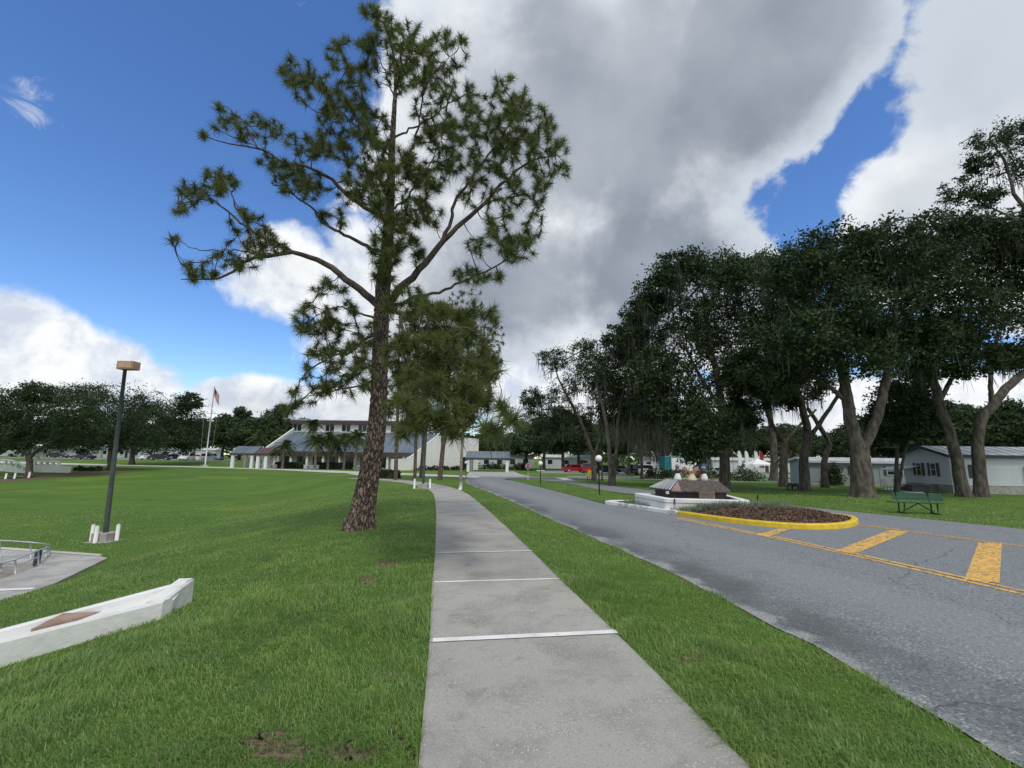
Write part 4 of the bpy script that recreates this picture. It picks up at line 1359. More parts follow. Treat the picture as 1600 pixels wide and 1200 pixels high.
# basin: low white wall
FH = .53
fc = [at(1038, 778.5, 16.8), at(1173, 782, 16.4)]
fl = at(990, 770, 19.3)
bp = np.array([fc[0][:2], fc[1][:2], [8.95, 19.0], fl[:2]])
bz = gz(7.2, 17.5)
TOPZ = .5 * (fc[0][2] + fc[1][2])
fcen = bp.mean(0)
fo = np.array([fcen[0], fcen[1], bz])
ft = thing('fountain', 'low white fountain basin with a brown shingled pyramid roof on the island', 'fountain', fo)
def roundpoly(P, r, n=4):
    out = []
    P = np.asarray(P, float)
    for i_ in range(len(P)):
        a, b, c = P[i_ - 1], P[i_], P[(i_ + 1) % len(P)]
        p, q = b + (a - b) / np.linalg.norm(a - b) * r, b + (c - b) / np.linalg.norm(c - b) * r
        for t in np.linspace(0, 1, n):
            out.append((1 - t) ** 2 * p + 2 * t * (1 - t) * b + t * t * q)
    return np.array(out)
def ringwall(outer, inner, z0, z1, bev=.03):
    n = len(outer)
    m_ = (outer * .92 + inner * .08)
    rows = [(outer, z0), (outer, z1 - bev), (m_, z1), (inner, z1), (inner, z0)]
    V = np.vstack([np.c_[p, np.full(n, z)] for p, z in rows])
    F = [(r * n + i_, r * n + (i_ + 1) % n, (r + 1) * n + (i_ + 1) % n, (r + 1) * n + i_) for r in range(4) for i_ in range(n)]
    return V, F
bo = roundpoly(bp, .14)
bi = fcen + (bo - fcen) * .84
V, F = ringwall(bo - fcen, bi - fcen, 0, TOPZ - bz)
put('basin_wall', fast_mesh('basin_wall', V, F), M_white, ft)
bo2 = fcen + (bo - fcen) * 1.012
V, F = ringwall(bo2 - fcen, fcen + (bo - fcen) * .98 - fcen, TOPZ - bz - .16, TOPZ - bz - .135, .003)
put('coping_groove', fast_mesh('coping_groove', V, F), M_conc2, ft)
V = np.c_[bi - fcen, np.full(len(bi), TOPZ - bz - .2)]
put('water', fast_mesh('water', V, [tuple(range(len(V)))]), mat('fountain_water', (.02, .03, .03), rough=.05, spec=.6), ft)
# pyramid roof on a dark plinth
def P3(u, v, Y):
    return at(u, v, Y)
Yf, Yb = 17.25, 19.4
e_ = {'fl': P3(1064, 766.5, Yf), 'fr': P3(1129, 768.5, Yf - .05), 'cl': P3(1049, 766, Yf + .28), 'lb': P3(1014, 761.5, 19.2), 'cr': P3(1143, 769, Yf + .35)}
ez = .5 * (e_['fl'][2] + e_['fr'][2])
tl, tr_ = P3(1059, 751, 17.95), P3(1123, 752, 17.9)
tz = .5 * (tl[2] + tr_[2])
tbl = np.array([tl[0] - .12, tl[1] + .9, tz])
tbr = np.array([tr_[0] + .02, tr_[1] + .9, tz])
lb = np.array([e_['lb'][0], e_['lb'][1], ez])
rb = np.array([e_['cr'][0] + .25, e_['cr'][1] + 1.7, ez])
A = lambda p: np.array([p[0], p[1], ez])
roofs = [('roof_face', [A(e_['fl']), A(e_['fr']), tr_, tl], M_shing), ('roof_face', [A(e_['cl']), A(e_['fl']), tl], mat('pink_slate', (.26, .17, .15), (.33, .23, .21), 7, .8)),
         ('roof_face', [A(e_['fr']), A(e_['cr']), tr_], M_shing), ('roof_face', [A(e_['cr']), rb, tbr, tr_], M_rooftin), ('roof_face', [rb, lb, tbl, tbr], M_shing)]
for nm, P, m in roofs:
    P = [np.array([p[0], p[1], tz if abs(p[2] - tz) < .05 else p[2]]) - fo for p in P]
    MB().slab(P, (0, 0, -.05)).build(nm, m, ft)
MB().slab([np.array([p[0], p[1], tz]) - fo for p in (tl, tr_, tbr, tbl)], (0, 0, -.045)).build('roof_top', M_shing, ft)
# ribbed side: pale slats over dark
cl, ll = A(e_['cl']), lb
MB().slab([p - fo for p in (ll, cl, np.array([tl[0], tl[1], tz]), tbl)], (0, 0, -.05)).build('roof_face', M_slate, ft)
for q in range(7):
    f0, f1 = q / 7 + .02, q / 7 + .085
    P = [ll + (cl - ll) * f0, ll + (cl - ll) * f1, tbl + (np.array([tl[0], tl[1], tz]) - tbl) * f1, tbl + (np.array([tl[0], tl[1], tz]) - tbl) * f0]
    MB().slab([p - fo + np.array([0, 0, .03]) for p in P], (0, 0, -.035)).build('roof_slat', M_rooftin, ft)
pl = np.array([A(e_['fl']), A(e_['fr']), A(e_['cr']), rb, lb, A(e_['cl'])])
pc = pl.mean(0)
MB().prism([(pc + (p - pc) * .86 - fo)[:2] for p in pl], TOPZ - bz - .2, ez - bz - .03).build('plinth', M_brown, ft)
pq = at(1093, 769, 16.75)
MB().box(0, .55, 0, .05, 0, .26).build('plaque_back', M_wood, ft, loc=tuple(pq - fo + np.array([0, 0, -.24])))
MB().box(.03, .52, -.012, -.001, .03, .23).build('plaque', mat('plaque_bronze', (.11, .095, .08), (.15, .13, .11), 9, .5), ft, loc=tuple(pq - fo + np.array([0, 0, -.24])))
# spotlight at the corner
MB().box(-.05, .05, -.05, .05, 0, .1, .01).build('spotlight', M_cream, ft, loc=tuple(at(1043, 772, 17.2) - fo))

# statue group on the roof top
sb = np.array([.5 * (tl[0] + tr_[0]) - .12, .5 * (tl[1] + tbl[1]) - .15, tz])
st = thing('statue', 'small painted statue group with terracotta urn standing on the fountain roof', 'statue', sb)
MB().lathe([(.20, 0), (.19, .05), (.14, .16), (.11, .24), (.12, .27)], 14).build('pedestal', M_cream, st, True)
MB().box(-.14, .14, -.10, .12, .25, .38, .02).build('urn', M_terra, st)
for s_, nm in ((-1, 'shell'), (1, 'shell')):
    MB().sphere((s_ * .23, .10, .36), .17, 14, 10, (.75, .6, 1.05)).build(nm, M_shell, st, True)
MB().tube([(-.02, .05, .36), (-.03, .05, .6), (-.01, .05, .74)], [.03, .025, .02], 8).build('spout', M_cream, st, True)
for s_, x in ((-1, -.56), (1, .50)):
    MB().lathe([(.15, 0), (.14, .10), (.09, .24), (.085, .28)], 12, (x, 0, 0)).build('skirt', M_white, st, True)
    MB().lathe([(.085, .27), (.12, .36), (.10, .44), (.04, .47)], 12, (x, 0, 0)).build('torso', M_navy if s_ < 0 else M_slate, st, True)
    MB().sphere((x, 0, .54), .085, 12, 8).build('head', M_white if s_ > 0 else M_shell, st, True)
    MB().tube([(x + .09 * -s_, 0, .42), (x + .2 * -s_, -.05, .34), (x + .28 * -s_, -.04, .38)], [.035, .03, .025], 6).build('arm', M_slate, st, True)
    if s_ > 0:
        MB().lathe([(.115, .57), (.10, .60), (.085, .64), (.03, .665)], 12, (x, 0, 0)).build('cap', M_blue, st, True)
MB().box(.34, .40, .02, .08, 0, .42, .01).build('post', M_terra, st)

# liriope border along the basin
Lp = []
for _ in range(520):
    f = rng.uniform(-.12, 1.35)
    p = bp[0] + (bp[1] - bp[0]) * f + np.array([0, -1]) * rng.uniform(.15, .75)
    Lp.append(p)
for _ in range(240):
    f = rng.uniform(0, 1.1)
    p = bp[0] + (bp[3] - bp[0]) * f + np.array([-1, -.3]) * rng.uniform(.1, .6)
    Lp.append(p)
Lp = np.array(Lp)
Lp = Lp[inpoly(Lp, KI)]
Lc = np.c_[Lp, bedz(Lp[:, 0], Lp[:, 1])]
V, F = needles(Lc, np.tile([[0, 0, 1.]], (len(Lc), 1)), 34, .36, .026, .45)
put('liriope_border', fast_mesh('liriope_border', V, F), M_lir, None, kind='stuff', label='grey-green liriope clumps bordering the white basin', category='plant')

# marker posts in the bed
for u, v, h, lab, dk in ((1055, 803, .42, 'slim marker post at the joint of white and yellow kerb', 1), (1186, 808, .42, 'white marker post with black top in the mulch below the basin', 1), (1274, 808, .17, 'short white marker stub near the rounded end of the island', 0)):
    p = G(u, v)
    z = float(bedz(np.array([p[0]]), np.array([p[1]]))[0])
    t = thing('marker_post', lab, 'post', (p[0], p[1], z), group='marker posts in the island')
    MB().tube([(0, 0, -.05), (0, 0, h * (.55 if dk else 1))], .022, 8).build('shaft', M_white, t, True)
    if dk:
        MB().tube([(0, 0, h * .55), (0, 0, h)], .024, 8).build('cap', M_dark, t, True)

# ------------------------------------------------------------------ bench
bq = G(1437, 803)
bt = thing('park_bench', 'green metal park bench on the grass beyond the road', 'bench', bq, rotz=math.radians(-14))
BL = .88
for k_ in range(3):
    MB().box(-BL - .1, BL - .1, -.22 + k_ * .145, -.085 + k_ * .145, .42, .455, .008).build('seat_slat', M_green, bt)
for k_ in range(2):
    zz = .50 + k_ * .155
    MB().slab([(-BL + .16, .26 + k_ * .045, zz), (BL + .12, .26 + k_ * .045, zz), (BL + .12, .30 + k_ * .045, zz + .14), (-BL + .16, .30 + k_ * .045, zz + .14)], (0, .03, 0)).build('back_slat', M_green, bt)
for x in (-.58, .52):
    MB().tube([(x, -.2, .02), (x, -.2, .42)], .028, 8).build('leg', M_green, bt, True)
    MB().tube([(x, .2, .02), (x, .2, .42), (x, .27, .48), (x, .36, .82)], .028, 8).build('leg', M_green, bt, True)
    MB().tube([(x, -.3, .03), (x, .32, .03)], .026, 8).build('foot_bar', M_green, bt, True)
for x0, x1 in ((-.55, -.02), (.48, -.02)):
    MB().tube([(x0, 0, .08), (x1, 0, .41)], .02, 8).build('brace', M_green, bt, True)

# ------------------------------------------------------------------ globe lamps, poles, signs
def globe_lamp(u, v, top, label, arms=1):
    p = G(u, v)
    t = thing('globe_lamp', label, 'lamp post', p, group='globe lamps')
    hgt = at(u, top, p[1])[2] - p[2]
    r = .19
    MB().tube([(0, 0, -.1), (0, 0, .15), (0, 0, hgt - 2 * r)], [.05, .04, .035], 10).build('post', M_dark, t, True)
    MB().lathe([(.05, 0), (.11, .03), (.09, .07), (.07, .08)], 12, (0, 0, hgt - 2 * r - .05)).build('holder', M_dark, t, True)
    if arms > 1:
        MB().tube([(-.35, 0, hgt - .75), (.35, 0, hgt - .75)], .03, 8).build('cross_arm', M_white, t, True)
    MB().sphere((0, 0, hgt - r), r, 18, 12).build('globe', M_globe, t, True)
globe_lamp(936.5, 776, 711, 'nearest globe lamp on a black post, on the median near the white kerb')
globe_lamp(844.5, 759, 720.5, 'globe lamp on the median by the red stop sign', 2)
globe_lamp(728, 749, 720, 'globe lamp on the grass before the white building wall')
p = G(941, 751)
pt = thing('utility_pole', 'tall thin black pole rising into the oaks behind the nearest globe lamp', 'pole', p)
MB().tube([(0, 0, -.2), (0, 0, 3), (0, 0, 9.5)], [.10, .09, .07], 10).build('shaft', M_dark, pt, True)
MB().lathe([(.16, 0), (.16, .12), (.10, .16)], 10).build('base', M_dark, pt)
# stop sign
p = G(825, 751)
sg = thing('stop_sign', 'red octagonal stop sign on a thin post at the junction', 'sign', p, rotz=math.radians(4))
hs = at(825, 724, p[1])[2] - p[2]
MB().tube([(0, 0, -.1), (0, 0, hs)], .03, 8).build('post', M_galv, sg, True)
def octa(r, y0, y1, z):
    P = [(r * math.cos(math.pi / 8 + i_ * math.pi / 4), 0, z + r * math.sin(math.pi / 8 + i_ * math.pi / 4)) for i_ in range(8)]
    return MB().slab([(a, y0, c) for a, _, c in P], (0, y1 - y0, 0))
octa(.31, -.045, -.033, hs - .31).build('border', M_signw, sg)
octa(.275, -.052, -.0455, hs - .31).build('plate', M_signred, sg)
def text(name, body, size, m, parent, loc, rot=(math.pi / 2, 0, 0)):
    cu = bpy.data.curves.new(name, 'FONT')
    cu.body = body
    cu.size = size
    cu.align_x = 'CENTER'
    cu.align_y = 'CENTER'
    cu.extrude = .002
    tmp = bpy.data.objects.new(name, cu)
    COL.objects.link(tmp)
    dg = bpy.context.evaluated_depsgraph_get()
    me = bpy.data.meshes.new_from_object(tmp.evaluated_get(dg))
    bpy.data.objects.remove(tmp)
    o = put(name, me, None, parent, loc)
    me.materials.clear()
    me.materials.append(m)
    o.rotation_euler = rot
    return o
text('lettering', 'STOP', .19, M_signw, sg, (0, -.056, hs - .31))
# yellow sign plate and small white post by the lane
p = G(921.5, 757)
t = thing('small_sign', 'little yellow and green sign plate on a stake beside the far lane', 'sign', p)
MB().tube([(0, 0, -.1), (0, 0, 1.0)], .025, 8).build('stake', M_pole, t, True)
MB().box(-.16, .16, -.02, .02, .75, 1.25, .01).build('plate', M_signy, t)
p = G(918, 751)
t = thing('bollard', 'short pale post beside the little yellow sign', 'post', p)
MB().tube([(0, 0, -.1), (0, 0, .75)], .05, 8).build('shaft', M_dark, t, True)
MB().tube([(0, 0, .5), (0, 0, 1.05)], .1, 8).build('head', M_conc2, t, True)

def lit_pole(u, v, utop, vtop, label, rpole, posts, box=True, scale=1.0):
    """lean lamp column with a floodlight box and guard posts round the footing"""
    p = G(u, v)
    p[2] = gz(p[0], p[1])
    t = thing('lamp_column', label, 'lamp post', p, group='lamp columns with guard posts')
    top = at(utop, vtop, p[1]) - p
    MB().tube([(0, 0, .05), tuple(top * .02 + np.array([0, 0, .1])), tuple(top * .5), tuple(top)], [rpole * 1.2, rpole * 1.15, rpole, rpole * .8], 12).build('column', M_pole, t, True)
    s = scale
    MB().box(-.42 * s, .42 * s, -.42 * s, .42 * s, -.05, .03, .01).build('base_slab', M_conc2, t)
    MB().box(-.30 * s, .30 * s, -.30 * s, .30 * s, .0, .34 * s, .02).build('footing', M_block, t)
    for x, y in posts:
        MB().tube([(x * s, y * s, -.1), (x * s, y * s, .62 * s), (x * s, y * s, .66 * s)], [.065 * s, .065 * s, .045 * s], 10).build('guard_post', M_white, t, True)
    if box:
        hd = MB().box(-.34, .34, -.2, .2, 0, .34, .02).build('lamp_head', M_lampbox, t, loc=(top[0] + .12, top[1], top[2] - .02))
        MB().box(-.28, .28, -.212, -.2, .06, .28).build('lens', mat('floodlight_lens', (.55, .38, .28), (.42, .27, .19), 12, .3), hd)
    return t
lit_pole(163, 846, 195.5, 577, 'tall dark lamp column with tan box head in the sunken lawn', .08, [(-.42, -.1), (.02, -.42), (.42, .05)])
lit_pole(661, 764, 672, 560, 'dark pole in a brown footing beside the curving walk', .07, [(-.55, -.1), (.42, .1)], box=False)
# pale trunk with painted foot
pine('pale straight trunk with a white-painted foot on the verge', float(G(719, 766)[1]), [(719, 766, 4.3), (722, 700, 3.8), (727, 640, 3.3), (733, 560, 2.6), (738, 500, 1.4)], [], [(735, 520, 30, 28), (755, 560, 24, 28), (720, 560, 24, 26), (750, 600, 20, 20)], 3.5, .34, .026, 40, 1.8, bark=M_pale)
tp_ = [o for o in COL.objects if o.get('label', '').startswith('pale straight')][0]
tp_['group'] = 'pines in a row along the walk'
MB().tube([(0, 0, -.02), (.02, 0, .2), (.03, 0, .55)], [.115, .11, .105], 12).build('painted_foot', M_white, tp_, True)

# ------------------------------------------------------------------ white planter wall in the left bank
_gf, _gb, _ge = G(251, 968), G(300, 941), G(-120, 1082)
pc_ = [at(304, 903, _gb[1]), at(255, 939, _gf[1])]
pbase = pc_[1].copy()
pw = thing('planter_wall', 'white rendered planter wall with sloping sides stepping down the grass bank', 'planter', (pbase[0], pbase[1], gz(pbase[0], pbase[1])))
po = np.array(pw.location)
d1 = unit(np.array([-1.0, -.30]))
zt0, zt1 = pc_[1][2], pc_[0][2]
front0, back0 = pc_[1][:2], pc_[0][:2]
LEN = 5.2
fend, bend_ = at(-120, 1032, _ge[1]), at(-120, 1014, _ge[1] + .55)
def wall(a, b, za, zb, th, n, name, m=M_whitew):
    """wall along a-b with top heights za, zb, thickness vector th"""
    a, b = np.asarray(a), np.asarray(b)
    pts = []
    N_ = n
    for f in np.linspace(0, 1, N_):
        pts.append((a + (b - a) * f, za + (zb - za) * f))
    V = []
    for (q, z) in pts:
        q2 = q + th
        zg = min(gz(*q), gz(*q2)) - .12
        V += [(q[0], q[1], zg), (q[0], q[1], z - .02), (q[0] + th[0] * .12, q[1] + th[1] * .12, z), (q2[0] - th[0] * .12, q2[1] - th[1] * .12, z), (q2[0], q2[1], z - .02), (q2[0], q2[1], zg)]
    F = [(i_ * 6 + j_, (i_ + 1) * 6 + j_, (i_ + 1) * 6 + j_ + 1, i_ * 6 + j_ + 1) for i_ in range(N_ - 1) for j_ in range(5)]
    F += [tuple(range(5, -1, -1)), tuple((N_ - 1) * 6 + q for q in range(6))]
    return put(name, fast_mesh(name, np.array(V) - po, F), m, pw)
th = np.array([0.0, .16])
wall(front0, fend[:2], zt0, fend[2], th, 14, 'front_wall')
wall(back0, bend_[:2], zt1, bend_[2], -th, 14, 'back_wall')
ev = unit(back0 - front0)
nv = np.array([ev[1], -ev[0]])
nv = nv if nv[0] < 0 else -nv
wall(front0 + ev * .02, back0 - ev * .02, zt0 + .003, zt1 + .003, nv * .2, 6, 'end_wall')
# filled floor between the walls, and a rusty timber flap
cs = [(front0 + th, zt0 - .05), (back0 - th, zt1 - .05), (bend_[:2] - th, bend_[2] - .16), (fend[:2] + th, fend[2] - .16)]
MB().slab([(q[0] - po[0], q[1] - po[1], z - po[2]) for q, z in cs], (0, 0, -.1)).build('fill_slab', M_whitew, pw)
_m = .5 * (_gf[1] + _ge[1])
bq1 = [at(98, 961, _m + .42), at(157, 958.5, _m + .62), at(112, 970, _m + .36), at(48, 986, _m + .16)]
MB().slab([p - po + np.array([0, 0, .02]) for p in bq1], (0, 0, -.03)).build('timber_flap', M_wood, pw)
# dark crack line at the foot of the wall
CL = []
for f in np.linspace(0, 1, 40):
    q = front0 + (fend[:2] - front0) * f
    z = zt0 + (fend[2] - zt0) * f - .235 - .035 * f + .012 * math.sin(f * 31) + rng.normal(0, .004)
    CL.append((q[0] - po[0], q[1] - po[1] - .004, z - po[2]))
MB().tube(CL, .006, 5).build('joint_crack', M_slate, pw)

# ------------------------------------------------------------------ lower terrace with ramp pit and railing
zl = ZL
tp1 = [PL(-260, 846, zl), PL(0, 858, zl), PL(158, 869.5, zl), PL(168, 871.5, zl), PL(86, 911, zl), PL(0, 940, zl), PL(-260, 1000, zl)]
pit = [PL(-90, 880, zl), PL(52, 880, zl), PL(62, 884, zl), PL(0, 905, zl), PL(-90, 930, zl)]
tr0 = np.array([tp1[3][0], tp1[3][1], zl])
terr = put('lower_terrace', None, None, kind='structure')
# terrace sheets round the pit
def sheet(name, P, m, dz=0.0, th_=.12, parent=None, **kw):
    return MB().slab([(p[0], p[1], p[2] + dz) for p in P], (0, 0, -th_)).build(name, m, parent, **kw)
sheet('paving', [tp1[0], pit[0], pit[1], pit[2], tp1[3], tp1[2], tp1[1]][::-1], M_conc2, 0, .3, terr)
sheet('paving', [pit[4], tp1[6], tp1[5], tp1[4], tp1[3], pit[2], pit[3]], M_conc2, -.003, .3, terr)
sheet('pit_floor', [(p[0], p[1], zl - .9) for p in pit][::-1], M_conc, 0, .1, terr)
for a, b in zip(pit, pit[1:] + pit[:1]):
    MB().slab([(a[0], a[1], zl - .31), (b[0], b[1], zl - .31), (b[0], b[1], zl - .95), (a[0], a[1], zl - .95)], tuple(np.r_[unit(np.array([b[1] - a[1], a[0] - b[0]])) * .05, 0])).build('pit_wall', M_block, terr)
wl = [PL(-60, 921, zl), PL(0, 920.5, zl), PL(56, 918.5, zl), PL(50, 921, zl), PL(0, 923.5, zl), PL(-60, 924, zl)]
MB().slab([(p[0], p[1], p[2] + .006) for p in wl], (0, 0, .004)).build('painted_line', M_white, terr)
ky = [PL(-260, 856, zl), PL(0, 857.8, zl), PL(158, 869, zl)]
MB().tube([(p[0], p[1], p[2] + .02) for p in ky], .05, 6).build('edge_kerb', M_walk, terr)

rl = thing('handrail', 'galvanised tube handrail curving round the ramp pit on the lower terrace', 'railing', tuple(PL(72, 868, zl)))
ro = np.array(rl.location)
hr = .62
def RP(u, v, dz):
    return PL(u, v, zl) + np.array([0, 0, dz]) - ro
dist = float(np.linalg.norm(PL(60, 872, zl)))
def rail_at(u, vtop, vbase):
    b = PL(u, vbase, zl)
    tpt = at(u, vtop, b[1])
    return b - ro, tpt - ro
far_ = [rail_at(-60, 842, 873), rail_at(0, 844.5, 873), rail_at(48, 847.5, 874), rail_at(72, 850.5, 870)]
near_ = [rail_at(78, 854, 866), rail_at(60, 860, 882), rail_at(24, 874, 897), rail_at(2, 880, 893), rail_at(-60, 895, 930)]
top = [q[1] for q in far_] + [q[1] for q in near_]
MB().tube(smoothpath(top, 50), .024, 8).build('top_rail', M_galv, rl, True)
MB().tube(smoothpath([q[0] * .45 + q[1] * .55 for q in near_], 30), .02, 8).build('mid_rail', M_galv, rl, True)
for b, tpt in (far_[1], far_[2], far_[3], near_[0], near_[1], near_[2], near_[3]):
    MB().tube([b, tpt], .02, 8).build('rail_post', M_galv, rl, True)
b0_, b1_ = rail_at(57, 861, 881)
sp = thing('gate_post', 'short dark timber post beside the ramp pit handrail', 'post', tuple(b0_ + ro))
MB().box(-.06, .06, -.06, .06, -.05, (b1_ - b0_)[2], .01).build('shaft', M_slate, sp)
MB().box(-.065, .065, -.065, .065, (b1_ - b0_)[2], (b1_ - b0_)[2] + .03, .01).build('cap', M_slate, sp)

# ------------------------------------------------------------------ white ramp wall and stubs at far left
RY = gY(60, 744) + 5
def seg_wall(pa, pb, va_top, label):
    pass
ra = thing('ramp_parapet', 'straight white parapet with four square openings behind the low-forking oak', 'wall', spot(78, RY))
rao = np.array(ra.location)
x0, x1 = at(50, 740, RY)[0] - rao[0], at(107, 740, RY)[0] - rao[0]
ztop = at(80, 719.5, RY)[2] - rao[2]
zw = at(80, 727, RY)[2] - rao[2]
xr = at(88, 740, RY)[0] - rao[0]
MB().slab([(x0, 0, -1.2), (x1, 0, -.9), (x1, 0, zw - .15), (xr, 0, zw), (x0, 0, zw)], (0, .3, 0)).build('wall', M_whitew, ra)
MB().box(x0, xr, 0, .28, ztop - .22, ztop).build('top_rail', M_white, ra)
for q in range(5):
    xx = x0 + (xr - x0) * q / 4
    MB().box(xx - .14, xx + .14, .01, .27, zw + .002, ztop - .222).build('baluster', M_white, ra)
rb_ = thing('ramp_parapet', 'curved sloping white ramp wall at the far left edge', 'wall', spot(10, RY + 1))
rbo = np.array(rb_.location)
W_ = [at(u, v, RY + 1 - .06 * max(0, u)) - rbo for u, v in ((-70, 716), (0, 717.5), (20, 719.5), (41, 728.5))]
W2 = smoothpath(W_, 16)
V = []
for p in W2:
    V += [(p[0], p[1], -1.0), (p[0], p[1], p[2] - .75), (p[0], p[1] + .3, p[2] - .75), (p[0], p[1] + .3, -1.0)]
F = [(i_ * 4 + j_, (i_ + 1) * 4 + j_, (i_ + 1) * 4 + (j_ + 1) % 4, i_ * 4 + (j_ + 1) % 4) for i_ in range(15) for j_ in range(4)] + [(0, 1, 2, 3), (60, 63, 62, 61)]
put('wall', fast_mesh('wall', V, F), M_whitew, rb_)
MB().tube([p + np.array([0, .15, -.1]) for p in W2], .14, 6).build('top_rail', M_white, rb_)
for q in range(0, 16, 2):
    p = W2[q]
    MB().box(p[0] - .12, p[0] + .12, p[1] + .02, p[1] + .26, p[2] - .749, p[2] - .18).build('baluster', M_white, rb_)
for u, v, lab in ((8, 749, 'white stub post nearest the left edge, before the ramp wall'), (22, 748.5, 'middle white stub post before the curved ramp wall'), (44.5, 747, 'white stub post at the foot of the low-forking oak')):
    p = G(u, v)
    t = thing('stub_post', lab, 'post', p, group='white stub posts')
    hh = 9.5 / 709 * p[1]
    MB().tube([(0, 0, -.1), (.05, 0, hh * .93), (.055, 0, hh)], [.09, .09, .06], 8).build('shaft', M_white, t, True)
    MB().lathe([(.13, -.03), (.13, .05), (.1, .07)], 8).build('foot', M_conc2, t)

# ------------------------------------------------------------------ hedges and shrubs
def hedge(label, c, size, m=M_hedge, n=420, leaf=.16, name='hedge', cat='hedge', group=None, rotz=0):
    t = thing(name, label, cat, c, rotz, group)
    sx, sy, sz = size
    q = rng.integers(0, 5, n)
    P = rng.uniform(-1, 1, (n, 3))
    P[:, 2] = rng.uniform(0, 1, n)
    P[q == 0, 0] = -1; P[q == 1, 0] = 1; P[q == 2, 1] = -1; P[q >= 3, 2] = 1
    P = P * np.array([sx / 2, sy / 2, sz]) + rng.normal(0, .04, P.shape)
    V, F = leaves(P, np.full(n, .12), 9, leaf, 1, .2)
    put('foliage', fast_mesh('foliage', V, F), m, t, kind='stuff')
    MB().box(-sx / 2 + .06, sx / 2 - .06, -sy / 2 + .06, sy / 2 - .06, 0, sz - .07).build('stems', M_brown, t)
    return t
def bush(label, c, r, n=60, m=M_hedge, name='shrub', group=None, leaf=.2):
    t = thing(name, label, 'shrub', c, 0, group)
    d = unit(rng.normal(0, 1, (n, 3)))
    d[:, 2] = np.abs(d[:, 2])
    P = d * np.array(r) * rng.uniform(.55, 1, (n, 1))
    V, F = leaves(P, np.full(n, .25 * np.mean(r)), 26, leaf, 1, .3)
    put('foliage', fast_mesh('foliage', V, F), m, t, kind='stuff')
    tb = TB()
    for q in P[:8]:
        tb.tube(smoothpath([(0, 0, -.05), q * .5, q], 5), np.linspace(.03, .01, 5), 4)
    tb.build('stems', M_dbark, t)
    return t
p = G(598, 747)
hedge('short clipped hedge at the far end of the lawn right of the tall pine', p, (3.4, 1.2, .75), rotz=-.2)
for u, Y, r, lab in ((1165, 60, (2.3, 1.6, 1.8), 'reddish spiky shrub on the lawn right of the fountain'), (1025, 62, (2.0, 1.6, 1.6), 'bushy shrub just left of the statue'),
                     (1046, 66, (2.0, 1.4, 1.2), 'low dark shrub directly behind the statue'), (1108, 66, (2.2, 1.5, 1.6), 'dark shrub between statue and fountain oak'), (1302, 50, (1.1, .8, 2.6), 'dark upright shrub against the grey home')):
    bush(lab, spot(u, Y), r, leaf=.24)
for u, lab in ((123, 'round dark shrub nearest the white parapet'), (134, 'second round shrub from the white parapet'), (143, 'third round shrub from the white parapet'), (154, 'round dark shrub nearest the big lamp pole oak')):
    bush(lab, spot(u, 66), (.55, .5, .75), 22, leaf=.2, group='round shrubs along the mulch strip')
MSB = smoothpath([tuple(G(u, v)[:2]) + (0,) for u, v in ((-20, 748), (60, 744), (120, 738), (170, 733), (210, 733), (190, 738), (110, 745), (40, 751), (-20, 756))], 50)[:, :2]
fan('mulch_strip', MSB[::-1], M_soil, .025, rings=4)

